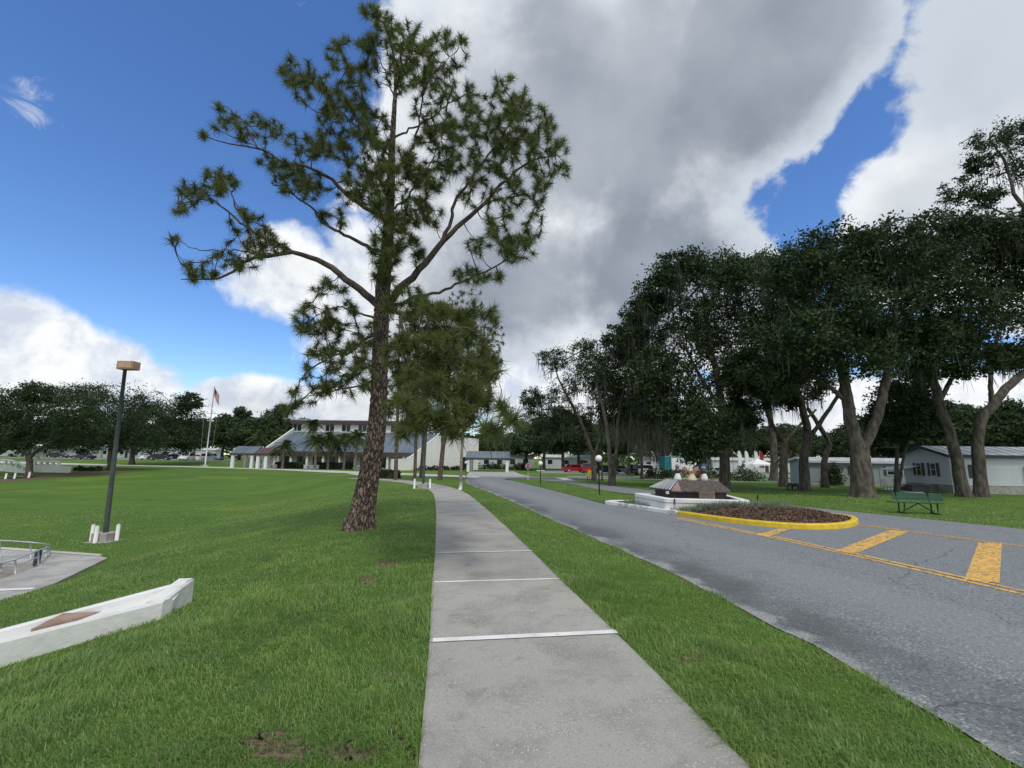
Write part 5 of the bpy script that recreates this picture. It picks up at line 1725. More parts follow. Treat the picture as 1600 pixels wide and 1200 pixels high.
# ------------------------------------------------------------------ mobile homes
def mobile_home(label, corner, d_long, L, Wd, hw, sid, trim, roofm, rise, skirt, name='mobile_home'):
    """corner = near corner; d_long = direction of the long side seen; width goes away from the viewer"""
    ang = math.atan2(d_long[1], d_long[0])
    z0 = gz(corner[0], corner[1])
    t = thing(name, label, 'house', (corner[0], corner[1], z0), ang)
    MB().box(0.03, L - .03, .03, Wd - .03, -.3, skirt).build('skirt', M_block, t)
    # siding boards, each a board of its own on the two visible sides
    MB().box(.02, L - .02, .02, Wd - .02, skirt, hw).build('wall', sid, t)
    bh = .2
    nb = int((hw - skirt) / bh)
    bm = fast_mesh('siding_board', *(lambda q: (np.vstack(q.V), q.F))(MB().slab([(0, 0, 0), (L, 0, 0), (L, .012, bh), (0, .012, bh)], (0, .015, 0))))
    bm2 = fast_mesh('siding_board', *(lambda q: (np.vstack(q.V), q.F))(MB().slab([(0, Wd, 0), (0, 0, 0), (.012, 0, bh), (.012, Wd, bh)], (.015, 0, 0))))
    for k_ in range(nb):
        put('siding_board', bm, sid, t, (0, 0, skirt + k_ * bh))
        put('siding_board', bm2, sid, t, (0, 0, skirt + k_ * bh))
    # gable and roof
    o_ = .28
    MB().slab([(0.02, 0, hw), (0.02, Wd, hw), (0.02, Wd / 2, hw + rise)], (L - .04, 0, 0)).build('gable', sid, t)
    th_ = .07
    for s_ in (0, 1):
        y0 = -o_ if s_ == 0 else Wd + o_
        zz = hw - rise * o_ / (Wd / 2)
        MB().slab([(-o_, y0, zz + .03), (L + o_, y0, zz + .03), (L + o_, Wd / 2, hw + rise + .03), (-o_, Wd / 2, hw + rise + .03)], (0, 0, th_)).build('roof', roofm, t)
        MB().box(-o_ - .02, L + o_ + .02, y0 - .03, y0 + .03, zz - .12, zz + .11).build('fascia', trim, t)
    for s_ in (0, 1):
        ya, yb = (-o_, Wd / 2) if s_ == 0 else (Wd + o_, Wd / 2)
        zz = hw - rise * o_ / (Wd / 2)
        MB().slab([(-o_ - .05, ya, zz - .12), (-o_ - .05, yb, hw + rise - .1), (-o_ - .05, yb, hw + rise + .13), (-o_ - .05, ya, zz + .11)], (.06, 0, 0)).build('barge_board', trim, t)
    for k_ in range(int(L / .9)):
        x = .3 + k_ * .9
        zz = hw - rise * o_ / (Wd / 2)
        MB().slab([(x, -o_, zz + .101), (x + .05, -o_, zz + .101), (x + .05, Wd / 2, hw + rise + .101), (x, Wd / 2, hw + rise + .101)], (0, 0, .035)).build('roof_seam', roofm, t)
    return t
def window(t, side, pos, w, h, z, shutters=True, sh_m=M_slate):
    wn = put('window', None, None, t)
    if side == 'long':
        wn.location = (pos, -.02, z)
    else:
        wn.location = (-.02, pos, z)
        wn.rotation_euler = (0, 0, -math.pi / 2)
    MB().box(-w / 2, w / 2, -.02, .02, 0, h).build('pane', M_glass, wn)
    fr = MB()
    fr.box(-w / 2 - .05, w / 2 + .05, -.04, .02, -.05, -.001).box(-w / 2 - .05, w / 2 + .05, -.04, .02, h + .001, h + .05)
    fr.box(-w / 2 - .05, -w / 2 - .001, -.04, .02, 0, h).box(w / 2 + .001, w / 2 + .05, -.04, .02, 0, h).box(-w / 2, w / 2, -.035, -.021, h / 2 - .02, h / 2 + .02)
    fr.build('frame', M_white, wn)
    if shutters:
        for s_ in (-1, 1):
            MB().box(s_ * (w / 2 + .19) - .12, s_ * (w / 2 + .19) + .12, -.045, -.005, -.05, h + .05, .006).build('shutter', sh_m, wn)
CW = at(1490, 772, 36.6)
dl = unit(np.array([1.0, -.05]))
wh = mobile_home('white mobile home with dark shutters, tin roof and block skirt at right', CW, dl, 17, 4.6, 3.05, M_siding_w, M_slate, M_rooftin, .68, .66)
window(wh, 'end', 1.5, .46, 1.0, 1.35)
window(wh, 'end', 2.95, .46, 1.0, 1.35)
window(wh, 'long', 1.95, .5, .95, 1.3)
window(wh, 'long', 6.2, .8, .8, 1.3, False)
MB().slab([(5.6, -.05, 2.2), (6.9, -.05, 2.2), (6.9, -.6, 1.95), (5.6, -.6, 1.95)], (0, 0, .03)).build('window_awning', M_rooftin, wh)
MB().tube([(.03, -.08, 2.65), (.03, -.1, .7), (.25, -.4, .05)], .045, 8).build('downspout', M_white, wh)
CG = G(1306, 758.5)
gh = mobile_home('grey mobile home half hidden behind the big forked oak', (CG[0] - 2.6, CG[1] + .2), unit(np.array([.99, -.12])), 13.5, 4.4, 2.6, M_siding_g, M_siding_w, M_rooftin, .35, .4)
window(gh, 'long', 4.7, .9, .8, 1.25)
window(gh, 'long', 8.3, .9, .8, 1.25)
window(gh, 'long', 9.9, .9, .8, 1.25)
# porch canopy between the homes, and clutter
pp = at(1424, 745, 39.5)
pp[2] = gz(pp[0], pp[1])
pt = thing('porch_canopy', 'small white porch canopy at the left end of the white home', 'canopy', pp)
MB().slab([(-1.3, 0, 1.75), (1.0, 0, 2.15), (1.0, 2.0, 2.15), (-1.3, 2.0, 1.75)], (0, 0, .06)).build('roof', M_white, pt)
for x, y in ((-1.2, .1), (-1.2, 1.9)):
    MB().tube([(x, y, 0), (x, y, 1.76)], .03, 8).build('post', M_galv, pt)
MB().tube([(-1.2, .1, .2), (-.2, .1, 1.15)], .025, 8).build('step_rail', M_galv, pt)
MB().box(-.2, 1.0, .3, 1.7, 0, .5, .02).build('landing', M_brown, pt)
p = G(1435, 769)
bx_ = thing('storage_box', 'dark blue storage box on the ground before the white home', 'box', p)
MB().box(-.75, .75, -.3, .3, 0, .5, .03).build('body', M_slate, bx_)
MB().slab([(-.8, -.35, .5), (.8, -.35, .5), (.8, .35, .58), (-.8, .35, .58)], (0, 0, .04)).build('lid', M_slate, bx_)
p = G(1454, 769)
ac = thing('air_conditioner', 'grey air conditioning unit beside the dark blue box', 'appliance', p)
MB().box(-.4, .4, -.35, .35, .05, .72, .03).build('casing', M_block, ac)
for k_ in range(5):
    MB().box(-.36, .36, -.362, -.351, .14 + k_ * .11, .2 + k_ * .11).build('louvre', M_slate, ac)
for u, lab in ((1385, 'white-topped garden chair left of the dark evergreen stem'), (1402, 'garden chair with pale cushion right of the evergreen stem')):
    p = spot(u, 40)
    ch = thing('garden_chair', lab, 'chair', p, .4)
    MB().box(-.28, .28, -.28, .28, .38, .45, .02).build('seat', M_white, ch)
    MB().slab([(-.28, .26, .42), (.28, .26, .42), (.28, .38, .95), (-.28, .38, .95)], (0, .04, 0)).build('backrest', M_white, ch)
    for x in (-.25, .25):
        for y in (-.25, .25):
            MB().tube([(x, y, 0), (x, y, .4)], .02, 6).build('leg', M_dark, ch)
slb = [G(u, v) for u, v in ((1376, 765), (1425, 771), (1448, 772), (1440, 769), (1390, 763))]
fan('patio_path', np.array([q[:2] for q in slb])[::-1] if False else np.array([q[:2] for q in slb]), M_walk, .03, rings=2)
# bicycle-like frames leaning at the oak: a small cart
p = G(1240, 766)
ct = thing('garden_cart', 'small dark wheeled cart parked between the oak trunks', 'cart', p, .3)
MB().box(-.35, .35, -.2, .2, .3, .55, .02).build('tray', M_pole, ct)
MB().tube([(.3, 0, .5), (.75, 0, .85)], .02, 6).build('handle', M_galv, ct)
def wheel(parent, x, y, z, r, w, along='y'):
    wq = put('wheel', None, None, parent, (x, y, z))
    wq.rotation_euler = (math.pi / 2, 0, 0)
    MB().lathe([(r * .62, -w / 2), (r * .95, -w / 2), (r, -w / 3), (r, w / 3), (r * .95, w / 2), (r * .62, w / 2)], 14).build('tyre', M_rubber, wq, True)
    MB().lathe([(.02, -w / 2 - .006), (r * .6, -w / 2 - .004), (r * .6, w / 2 + .004), (.02, w / 2 + .006)], 10).build('rim', M_silver, wq)
for x in (-.25, .25):
    for y in (-.26, .26):
        wheel(ct, x, y, .18, .18, .05)

# ------------------------------------------------------------------ clubhouse
BY = 88.0
def B3(u, v, Y=BY):
    return at(u, v, Y)
cb = spot(520, BY)
cbo = np.array(cb)
club = thing('clubhouse', 'long white clubhouse with a sloping blue metal roof behind the palms', 'building', cb)
xl, xr_ = B3(417, 705)[0] - cbo[0], B3(668, 705)[0] - cbo[0]
ze = B3(520, 706.5)[2] - cbo[2]
zf = B3(520, 711.5)[2] - cbo[2]
zc = at(520, 676, BY + 11)[2] - cbo[2]
ztp = at(520, 657.5, BY + 11)[2] - cbo[2]
MB().box(xl, xr_, 1.6, 14, -.3, zf + .2).build('wall', M_whitew, club)
MB().slab([(xl - .3, 0, ze), (xr_, 0, ze), (xr_, 11, zc), (xl - .3, 11, zc)], (0, 0, .12)).build('roof', M_roof, club)
MB().box(xl - .3, xr_, -.06, .1, zf - .1, ze + .05).build('fascia', M_brown, club)
MB().box(xl - .3, xr_, .1, 1.6, zf - .05, zf + .02).build('soffit', M_brown, club)
nse = 26
me_s = fast_mesh('roof_seam', *(lambda q: (np.vstack(q.V), q.F))(MB().slab([(0, -.02, ze + .121), (.09, -.02, ze + .121), (.09, 11, zc + .121), (0, 11, zc + .121)], (0, 0, .06))))
for k_ in range(nse):
    put('roof_seam', me_s, M_seam, club, (xl + (xr_ - xl) * (k_ + .3) / nse, 0, 0))
for k_ in range(10):
    x = xl + 1.5 + (xr_ - xl - 3) * k_ / 9
    MB().box(x - .2, x + .2, .25, .65, -.3, zf - .06).build('column', M_white, club)
for k_ in range(9):
    x = xl + 1.5 + (xr_ - xl - 3) * (k_ + .5) / 9
    w_ = put('window', None, None, club, (x, 1.57, 0))
    MB().box(-.95, .95, -.02, .02, .2, zf - .3).build('pane', M_glass, w_)
    MB().box(-.04, .04, -.05, -.021, .2, zf - .3).build('mullion', M_brown, w_)
# clerestory
cx0, cx1 = at(457, 670, BY + 11)[0] - cbo[0], at(650, 670, BY + 11)[0] - cbo[0]
MB().box(cx0, cx1, 11.05, 17, zc - 1, ztp - .6).build('clerestory_wall', M_whitew, club)
MB().box(cx0 - .3, cx1, 10.4, 17.4, ztp - .75, ztp).build('clerestory_fascia', M_brown, club)
MB().box(cx0 - .35, cx1 + .05, 10.35, 17.45, ztp + .002, ztp + .16).build('roof_edge', M_rooftin, club)
for k_ in range(8):
    x = cx0 + 1 + (cx1 - cx0 - 2) * k_ / 7
    w_ = put('clerestory_window', None, None, club, (x, 11.02, 0))
    MB().box(-.9, .9, -.02, .02, zc + .35, ztp - .85).build('pane', M_glass, w_)
    MB().box(-.04, .04, -.05, -.021, zc + .35, ztp - .85).build('mullion', M_white, w_)
# white end fin on the left
MB().slab([(xl - .35, .2, zf), (xl - .35, 11, zc - .3), (xl - .35, 11, zc + .9), (xl - .35, .2, ze + .6)], (-.3, 0, 0)).build('end_fin', M_whitew, club)
# angled white gable wall toward the entrance
g0, g1 = at(611, 734, 80), at(747, 733, 90)
gdir = (g1 - g0)[:2]
gl = float(np.linalg.norm(gdir))
gw = thing('gable_wall', 'tall white slanted-top end wall of the clubhouse behind the row of pines', 'building', (g0[0], g0[1], gz(g0[0], g0[1])), math.atan2(gdir[1], gdir[0]))
h1, h2 = 17.5 / 709 * 80, 54 / 709 * 84
MB().slab([(0, 0, -.3), (gl, 0, -.3), (gl, 0, h2 * .96), (gl * .5, 0, h2), (gl * .2, 0, h1 + .3), (gl * .16, 0, h1), (0, 0, h1)], (0, .45, 0)).build('wall', M_whitew, gw)
MB().box(gl * .2, gl - .2, .5, 7, -.3, h1).build('rear_block', M_whitew, gw)
MB().slab([(gl * .16, -.03, h1 + .02), (gl * .2, -.03, h1 + .32), (gl * .5, -.03, h2 + .02), (gl * .5, -.03, h2 + .2), (gl * .2, -.03, h1 + .5), (gl * .16, -.03, h1 + .2)], (0, .51, 0)).build('coping', M_white, gw)
w_ = put('doorway', None, None, gw, (gl * .86, -.02, 0))
MB().box(-1.3, 1.3, -.03, .02, .1, 2.3).build('pane', M_glass, w_)
MB().box(-1.4, 1.4, -.06, .02, 2.301, 2.5).build('lintel', M_brown, w_)
for q in range(9):
    x = gl * (.28 + .06 * q)
    c = np.array(gw.location) + np.array([math.cos(gw.rotation_euler[2]) * x + .4, math.sin(gw.rotation_euler[2]) * x - 1.0, 0])
    bush(ORD[q] + ' low shrub from the left at the foot of the slanted wall', (c[0], c[1], gz(c[0], c[1])), (.9, .7, .8), 14, leaf=.28, group='shrubs at the foot of the slanted wall')
# hedges and low white walls in front
for u0, u1, lab in ((432, 472, 'long dark hedge before the left end of the clubhouse'), (500, 548, 'long dark hedge before the middle of the clubhouse')):
    a, b = at(u0, 731, 83)[0], at(u1, 731, 83)[0]
    hedge(lab, ((a + b) / 2, 83, gz((a + b) / 2, 83)), (b - a, 1.2, 1.0), n=500, leaf=.26)
for u0, u1, lab in ((408, 432, 'low white wall with round holes beside the shelter'), (474, 498, 'low white wall with round holes between the two long hedges'), (556, 570, 'short low white wall just left of the pine trunk')):
    a, b = at(u0, 731, 82)[0], at(u1, 731, 82)[0]
    lw = thing('low_wall', lab, 'wall', ((a + b) / 2, 82, gz((a + b) / 2, 82)))
    w2 = (b - a) / 2
    MB().box(-w2, w2, 0, .3, -.2, .62, .05).build('wall', M_white, lw)
    for s_ in (-.3, .3):
        MB().tube([(s_ * w2 * 1.2, -.012, .3), (s_ * w2 * 1.2, .01, .3)], .14, 10).build('hole', M_slate, lw)
    MB().box(-w2 - .03, w2 + .03, -.03, .33, .621, .7, .02).build('coping', M_white, lw)

# ------------------------------------------------------------------ picnic shelter and covered entrance
def shelter(label, u0, u1, vt, ve, vb, Y, roofm, ncol, name, depth, lean=.8, gable=None):
    x0_, x1_ = at(u0, ve, Y)[0], at(u1, ve, Y)[0]
    c = ((x0_ + x1_) / 2, Y, gz((x0_ + x1_) / 2, Y))
    t = thing(name, label, 'shelter', c)
    w2 = (x1_ - x0_) / 2
    he = at((u0 + u1) / 2, ve, Y)[2] - c[2]
    ht = at((u0 + u1) / 2, vt, Y + depth / 2)[2] - c[2]
    for s_ in (0, 1):
        y0 = 0 if s_ == 0 else depth
        MB().slab([(-w2, y0, he), (w2, y0, he), (w2, depth / 2, ht), (-w2, depth / 2, ht)], (0, 0, .1)).build('roof', roofm, t)
    k2 = int(2 * w2 / .7)
    for k_ in range(k2):
        x = -w2 + (k_ + .5) * 2 * w2 / k2
        MB().slab([(x, -.02, he + .101), (x + .05, -.02, he + .101), (x + .05, depth / 2, ht + .101), (x, depth / 2, ht + .101)], (0, 0, .04)).build('roof_seam', M_seam, t)
    MB().box(-w2, w2, -.05, .12, he - .28, he - .003).build('beam', M_brown, t)
    MB().box(-w2, w2, depth - .12, depth + .05, he - .28, he - .003).build('beam', M_brown, t)
    for k_ in range(ncol):
        x = -w2 + .5 + (2 * w2 - 1.0) * k_ / max(ncol - 1, 1)
        for y in (.3, depth - .3):
            MB().box(x - .24, x + .24, y - .24, y + .24, -.2, he - .281).build('column', M_white, t)
    return t
sh1 = shelter('small open shelter with blue metal roof and white columns left of the palms', 359, 398, 698, 708.5, 731.5, 81, M_roof, 2, 'picnic_shelter', 4.5)
sh2 = shelter('open shelter with a dark brown roof adjoining the blue-roofed one', 398.5, 420, 700, 709.5, 731.5, 79.5, mat('dark_red_roof', (.075, .04, .035), (.11, .06, .05), 3, .7), 2, 'picnic_shelter', 4.2)
por = shelter('covered entrance with blue metal roof on white columns at the end of the road', 727, 797, 706, 716, 738, 78, M_roof, 2, 'entrance_portico', 7)
bkx, bky = at(775, 735, 108)[0], 108
bk = thing('entrance_building', 'low white building with dark windows seen through the covered entrance', 'building', (bkx, bky, gz(bkx, bky)))
MB().box(-10, 9, 0, 6, -.3, 2.9).build('wall', M_siding_w, bk)
MB().box(-10.3, 9.3, -.4, 6.3, 2.9, 3.15).build('roof', M_brown, bk)
for k_ in range(6):
    w_ = put('window', None, None, bk, (-8.5 + k_ * 3.1, -.02, 0))
    MB().box(-.6, .6, -.02, .02, .9, 2.2).build('pane', M_glass, w_)
    MB().box(-.68, .68, -.05, -.021, .8, .9).build('sill', M_white, w_)
for u, Y, lab in ((738, 96, 'round hedge bush behind the left column of the covered entrance'), (768, 97, 'broad dark hedge bush seen under the covered entrance'), (785, 99, 'dark hedge bush behind the right column of the covered entrance'), (812, 92, 'low rounded hedge bush right of the covered entrance')):
    bush(lab, spot(u, Y), (2.2, 1.2, 1.3), 40, leaf=.3)

# ------------------------------------------------------------------ palms
def palm(label, u, v, vtop, Y, fr=30, size=2.0, m=M_palm, lean=0):
    x = at(u, v, Y)[0]
    base = np.array([x, Y, gz(x, Y)])
    t = thing('palm_tree', label, 'tree', base, group='palms before the clubhouse')
    h = at(u, vtop, Y)[2] - base[2]
    P = smoothpath([(0, 0, -.1), (lean * .3, 0, h * .5), (lean, 0, h)], 14)
    MB().tube(P, np.linspace(.24, .16, 14), 10).build('trunk', M_pale, t, True)
    Vs, Fs, n_ = [], [], 0
    for k_ in range(fr):
        a = rng.uniform(0, 2 * math.pi)
        e = rng.uniform(-.7, 1.25)
        L = size * rng.uniform(.8, 1.1)
        d = np.array([math.cos(a) * math.cos(e), math.sin(a) * math.cos(e), math.sin(e)])
        s_ = unit(np.cross(d, [0, 0, 1.]))
        st0 = P[-1] + d * .15
        R_ = [st0 + d * L * f + np.array([0, 0, -1]) * L * .55 * f * f for f in np.linspace(0, 1, 6)]
        for q in range(1, 6):
            for sd in (-1, 1):
                for w in (.15, .32, .5, .66, .82, 1.0):
                    b = R_[q - 1] * (1 - w) + R_[q] * w
                    tip = b + (s_ * sd * .5 + d * .35 + np.array([0, 0, -.30])) * L * .42 * (1 - abs(q - 2.6) / 5)
                    wv = d * .06
                    Vs += [b - wv, b + wv, tip]
                    Fs.append((n_, n_ + 1, n_ + 2))
                    n_ += 3
    put('fronds', fast_mesh('fronds', np.array(Vs), np.array(Fs)), m, t, kind='stuff')
    MB().lathe([(.17, -.5), (.3, -.2), (.26, .1), (.1, .35)], 8, tuple(P[-1])).build('boot_collar', M_wood, t)
    return t
for u, vt, Y, sz, lab in ((441, 697, 80, 2.0, 'palm standing by itself left of the clubhouse palms'), (484, 664, 92, 2.0, 'tallest palm, its crown above the clubhouse roof'), (492, 690, 79, 2.3, 'broad palm in front of the low white wall'),
                          (512, 683, 81, 2.2, 'slim palm right of the broad one, before the long hedge'), (537, 686, 82, 2.1, 'palm before the middle of the clubhouse windows'), (555, 682, 80, 2.1, 'yellowing palm nearest the tall pine trunk'), (526, 694, 84, 1.7, 'short palm behind the gap between taller palms'),
                          (432, 688, 100, 2.0, 'palm rising behind the brown-roofed shelter'), (400, 684, 104, 2.0, 'palm rising behind the blue-roofed shelter'), (790, 688, 120, 2.8, 'single bushy palm beyond the covered entrance'), (1237, 705, 58, 1.9, 'yellow-tinged palm between the oak trunks')):
    palm(lab, u, 731, vt, Y, 46, sz * 1.22)

# ------------------------------------------------------------------ flagpole and flags
fp = spot(320, 86)
fpt = thing('flagpole', 'tall white flagpole with a yardarm beside the car park', 'flagpole', fp)
fo_ = np.array(fp)
ftop = at(328, 605, 86)[2] - fp[2]
MB().tube([(0, 0, -.1), (0, 0, ftop * .5), (0, 0, ftop)], [.13, .1, .055], 10).build('pole', M_galv, fpt, True)
ya = at(323, 646, 86)[2] - fp[2]
MB().tube([(-1.5, 0, ya), (1.3, 0, ya)], .045, 8).build('yardarm', M_galv, fpt)
MB().sphere((0, 0, ftop + .08), .11, 10, 8).build('finial', M_signy, fpt, True)
MB().lathe([(.7, 0), (.7, .25), (.3, .3), (.2, .35)], 12).build('plinth', M_conc2, fpt)
for s_ in (-1.4, 1.2):
    MB().tube([(s_, 0, ya), (s_ * .75, 0, 1.4)], .015, 5).build('halyard', M_galv, fpt)
fl_m = bpy.data.materials.new('flag_stripes')
fl_m.use_nodes = True
kq = NT(fl_m.node_tree)
tcq = kq.new('ShaderNodeTexCoord')
sp_ = kq.new('ShaderNodeSeparateXYZ')
kq.l.new(tcq.outputs['UV'], sp_.inputs[0])
stq = kq.m('GREATER_THAN', kq.m('FRACT', kq.m('MULTIPLY', sp_.outputs[1], 6.5)), .5)
cq = kq.mix(stq, (.55, .5, .48), (.40, .03, .04))
can = kq.m('MULTIPLY', kq.m('LESS_THAN', sp_.outputs[0], .42), kq.m('GREATER_THAN', sp_.outputs[1], .46))
kq.l.new(kq.mix(can, cq, (.03, .04, .16)), kq.n['Principled BSDF'].inputs['Base Color'])
kq.n['Principled BSDF'].inputs['Roughness'].default_value = .9
def flag(label, loc, w, h, hang):
    nx_, nz_ = 18, 12
    V, UV = [], []
    for j_ in range(nz_ + 1):
        for i_ in range(nx_ + 1):
            f, g = i_ / nx_, j_ / nz_
            x = f * w * (1 - hang * .78)
            z = g * h - f * w * hang * (0.85 + .2 * (1 - g))
            y = .14 * math.sin(f * 9 + g * 2) * f ** .5
            V.append((x + .03, y, z))
            UV.append((f, g))
    F = [(j_ * (nx_ + 1) + i_, j_ * (nx_ + 1) + i_ + 1, (j_ + 1) * (nx_ + 1) + i_ + 1, (j_ + 1) * (nx_ + 1) + i_) for j_ in range(nz_) for i_ in range(nx_)]
    me = fast_mesh('flag', V, F, True)
    uv = me.uv_layers.new(name='UVMap')
    for l in me.loops:
        uv.data[l.index].uv = UV[l.vertex_index]
    return put('flag', me, fl_m, None, loc, label=label, category='flag')
flag('striped red, white and blue flag hanging limp from the top of the flagpole', (fo_[0] + .06, fo_[1], fo_[2] + ftop - 1.75), 2.6, 1.6, .72)

# ------------------------------------------------------------------ vehicles
def car(label, loc, rz, paint, kind='sedan', group='cars parked far off'):
    t = thing('parked_car', label, 'car', loc, rz, group)
    if kind == 'sedan':
        L, Wd, hb, ht = 4.6, 1.8, .92, 1.45
        cab = [(-1.55, hb), (-.95, ht), (.55, ht), (1.25, hb)]
    else:
        L, Wd, hb, ht = 4.7, 1.9, 1.02, 1.75
        cab = [(-2.2, hb), (-1.95, ht), (.5, ht), (1.2, hb)]
    body = [(-L / 2, .35), (-L / 2 + .05, .85), (-L / 2 + .3, hb), (1.25, hb), (L / 2 - .15, .78), (L / 2, .6), (L / 2 - .02, .32), (L / 2 - .5, .22), (-L / 2 + .4, .22)]
    MB().slab([(x, -Wd / 2, z) for x, z in body], (0, Wd, 0)).build('body', paint, t)
    MB().slab([(x, -Wd / 2 + .12, z + .003) for x, z in cab], (0, Wd - .24, 0)).build('cabin', paint, t)
    gl = [(cab[0][0] + .22, hb + .06), (cab[1][0] + .14, ht - .09), (cab[2][0] - .1, ht - .09), (cab[3][0] - .22, hb + .06)]
    for s_ in (-1, 1):
        y = s_ * (Wd / 2 - .115)
        MB().slab([(x, y, z) for x, z in gl], (0, s_ * .012, 0)).build('side_window', M_glass, t)
    for (a, b) in ((cab[2], cab[3]), (cab[1], cab[0])):
        sg_ = 1 if b[0] > a[0] else -1
        pa = np.array([a[0] + (b[0] - a[0]) * .12, a[1] + (b[1] - a[1]) * .12])
        pb = np.array([a[0] + (b[0] - a[0]) * .9, a[1] + (b[1] - a[1]) * .9])
        MB().slab([(pa[0], -Wd / 2 + .2, pa[1]), (pa[0], Wd / 2 - .2, pa[1]), (pb[0], Wd / 2 - .2, pb[1]), (pb[0], -Wd / 2 + .2, pb[1])], (.015 * sg_, 0, .012)).build('windscreen', M_glass, t)
    for x in (-L / 2 + .85, L / 2 - .9):
        for s_ in (-1, 1):
            wheel(t, x, s_ * (Wd / 2 - .09), .33, .33, .2)
    for s_ in (-1, 1):
        MB().box(L / 2 - .12, L / 2 + .012, s_ * .65 - .17, s_ * .65 + .17, .6, .74).build('headlight', M_lens, t)
        MB().box(-L / 2 - .012, -L / 2 + .1, s_ * .68 - .14, s_ * .68 + .14, .66, .84).build('tail_light', M_amber, t)
    MB().box(-L / 2 - .03, -L / 2 + .08, -.8, .8, .34, .52, .02).build('bumper', paint, t)
    return t
def cs_(u, Y):
    return spot(u, Y)
car('dark blue sedan parked side-on left of the tall lamp pole', cs_(128, 106), 3.1, M_navy)
car('dark car half hidden behind the low-forking oak', cs_(88, 118), .1, M_black)
car('white car parked just right of the dark oak trunk', cs_(233, 112), 1.45, M_cwhite)
car('black car parked low in front of the white one', cs_(248, 109), .4, M_black)
car('navy car parked left of the white hatchback', cs_(272, 114), .3, M_navy)
car('white hatchback facing the lawn, left of the flagpole', cs_(290, 110), -1.35, M_cwhite, 'suv')
car('white car nearest the flagpole on its left', cs_(309, 116), .1, M_cwhite)
car('silver car right of the flagpole', cs_(328, 116), .2, M_silver, 'suv')
car('red car parked left of the forked oak by the lane', cs_(898, 84), .25, M_red)
car('red high-backed car right beside the forked oak', cs_(918, 82), 1.4, M_red, 'suv')
car('black car parked behind the nearest globe lamp', cs_(948, 80), .1, M_black)
car('dark green car between the moss-draped trunks', cs_(968, 82), .1, M_pole)
car('black high-backed car left of the white one', cs_(990, 76), 1.2, M_black, 'suv')
car('white high-backed car right of the thin mossy oak', cs_(1010, 77), .25, M_cwhite, 'suv')
car('white car right of the statue, behind the dark shrub', cs_(1120, 84), .2, M_cwhite)
# truck with printed box
tk = thing('box_truck', 'white and teal box truck with a blue bird mark behind the statue', 'truck', spot(1066, 84), math.radians(6))
MB().box(-2.6, 2.3, -1.2, 1.2, .75, 3.3, .04).build('cargo_box', M_cwhite, tk)
MB().box(-3.9, -2.62, -1.21, 1.21, .76, 3.25, .05).build('teal_section', M_teal, tk)
MB().box(-2.58, 2.28, -1.215, -1.202, 3.02, 3.28).build('top_stripe', M_teal, tk)
MB().slab([(-.4, -1.212, 2.6), (.1, -1.212, 2.85), (.45, -1.212, 2.62), (1.3, -1.212, 2.78), (.75, -1.212, 2.35), (.3, -1.212, 2.25), (0, -1.212, 2.45)], (0, -.01, 0)).build('bird_mark', M_blue, tk)
MB().box(2.4, 4.0, -1.1, 1.1, .5, 2.3, .15).build('cab', M_cwhite, tk)
MB().box(2.9, 3.9, -1.112, -1.09, 1.4, 2.1).build('cab_window', M_glass, tk)
for x in (-2.6, 3.2):
    for s_ in (-1, 1):
        wheel(tk, x, s_ * 1.05, .45, .45, .28)
# white tent and feather flags
tn = thing('canopy_tent', 'small white peaked canopy tent beyond the lawn', 'tent', spot(1184, 84))
MB().add([(-1.8, -1.8, 2.1), (1.8, -1.8, 2.1), (1.8, 1.8, 2.1), (-1.8, 1.8, 2.1), (0, 0, 3.1)], [(0, 1, 4), (1, 2, 4), (2, 3, 4), (3, 0, 4)]).build('top', M_white, tn)
MB().box(-1.8, 1.8, -1.82, -1.79, 1.85, 2.1).build('valance', M_white, tn)
for x in (-1.75, 1.75):
    for y in (-1.75, 1.75):
        MB().tube([(x, y, 0), (x, y, 2.1)], .03, 6).build('pole', M_galv, tn)
for u, m, lab in ((1154, M_white, 'white feather flag left of the canopy tent, farthest left'), (1165, M_white, 'white feather flag second from the left'), (1180, M_white, 'white feather flag above the canopy tent'), (1188, M_signred, 'red feather flag right of the canopy tent')):
    t = thing('feather_flag', lab, 'flag', spot(u, 90), group='feather flags')
    MB().tube([(0, 0, 0), (0, 0, 4.4), (.2, 0, 4.7)], [.035, .03, .02], 6).build('pole', M_galv, t)
    MB().slab([(.04, 0, 1.4), (.75, .05, 1.7), (.85, .1, 3.6), (.6, .05, 4.4), (.2, 0, 4.68), (.04, 0, 4.3)], (0, .015, 0)).build('cloth', m, t)
# pale far homes glimpsed beneath the trees
def far_home(label, u, Y, L, m, group):
    loc = spot(u, Y)
    t = thing('far_home', label, 'house', loc, 0, group)
    MB().box(-L / 2, L / 2, 0, 4, -.3, 2.7).build('wall', m, t)
    MB().slab([(-L / 2 - .3, -.3, 2.7), (-L / 2 - .3, 4.3, 2.7), (-L / 2 - .3, 2, 3.4)], (L + .6, 0, 0)).build('roof', M_rooftin, t)
    for k_ in range(3):
        x = -L / 2 + L * (k_ + .5) / 3
        MB().box(x - .55, x + .55, -.03, .01, 1.1, 2.1).build('window', M_glass, t)
    MB().box(L / 2 - 1.6, L / 2 - .8, -.03, .01, -.1, 2.0).build('door', M_brown, t)
for u, Y, L, lab in ((2, 138, 14, 'pale home at the far left edge beyond the car park'), (92, 142, 15, 'pale home behind the low-forking oak'), (160, 142, 16, 'pale home behind the tall lamp pole'), (232, 140, 13, 'pale home behind the white parked car'), (300, 141, 13, 'pale home behind the flagpole')):
    far_home(lab, u, Y, L, M_siding_w, 'pale homes beyond the left car park')
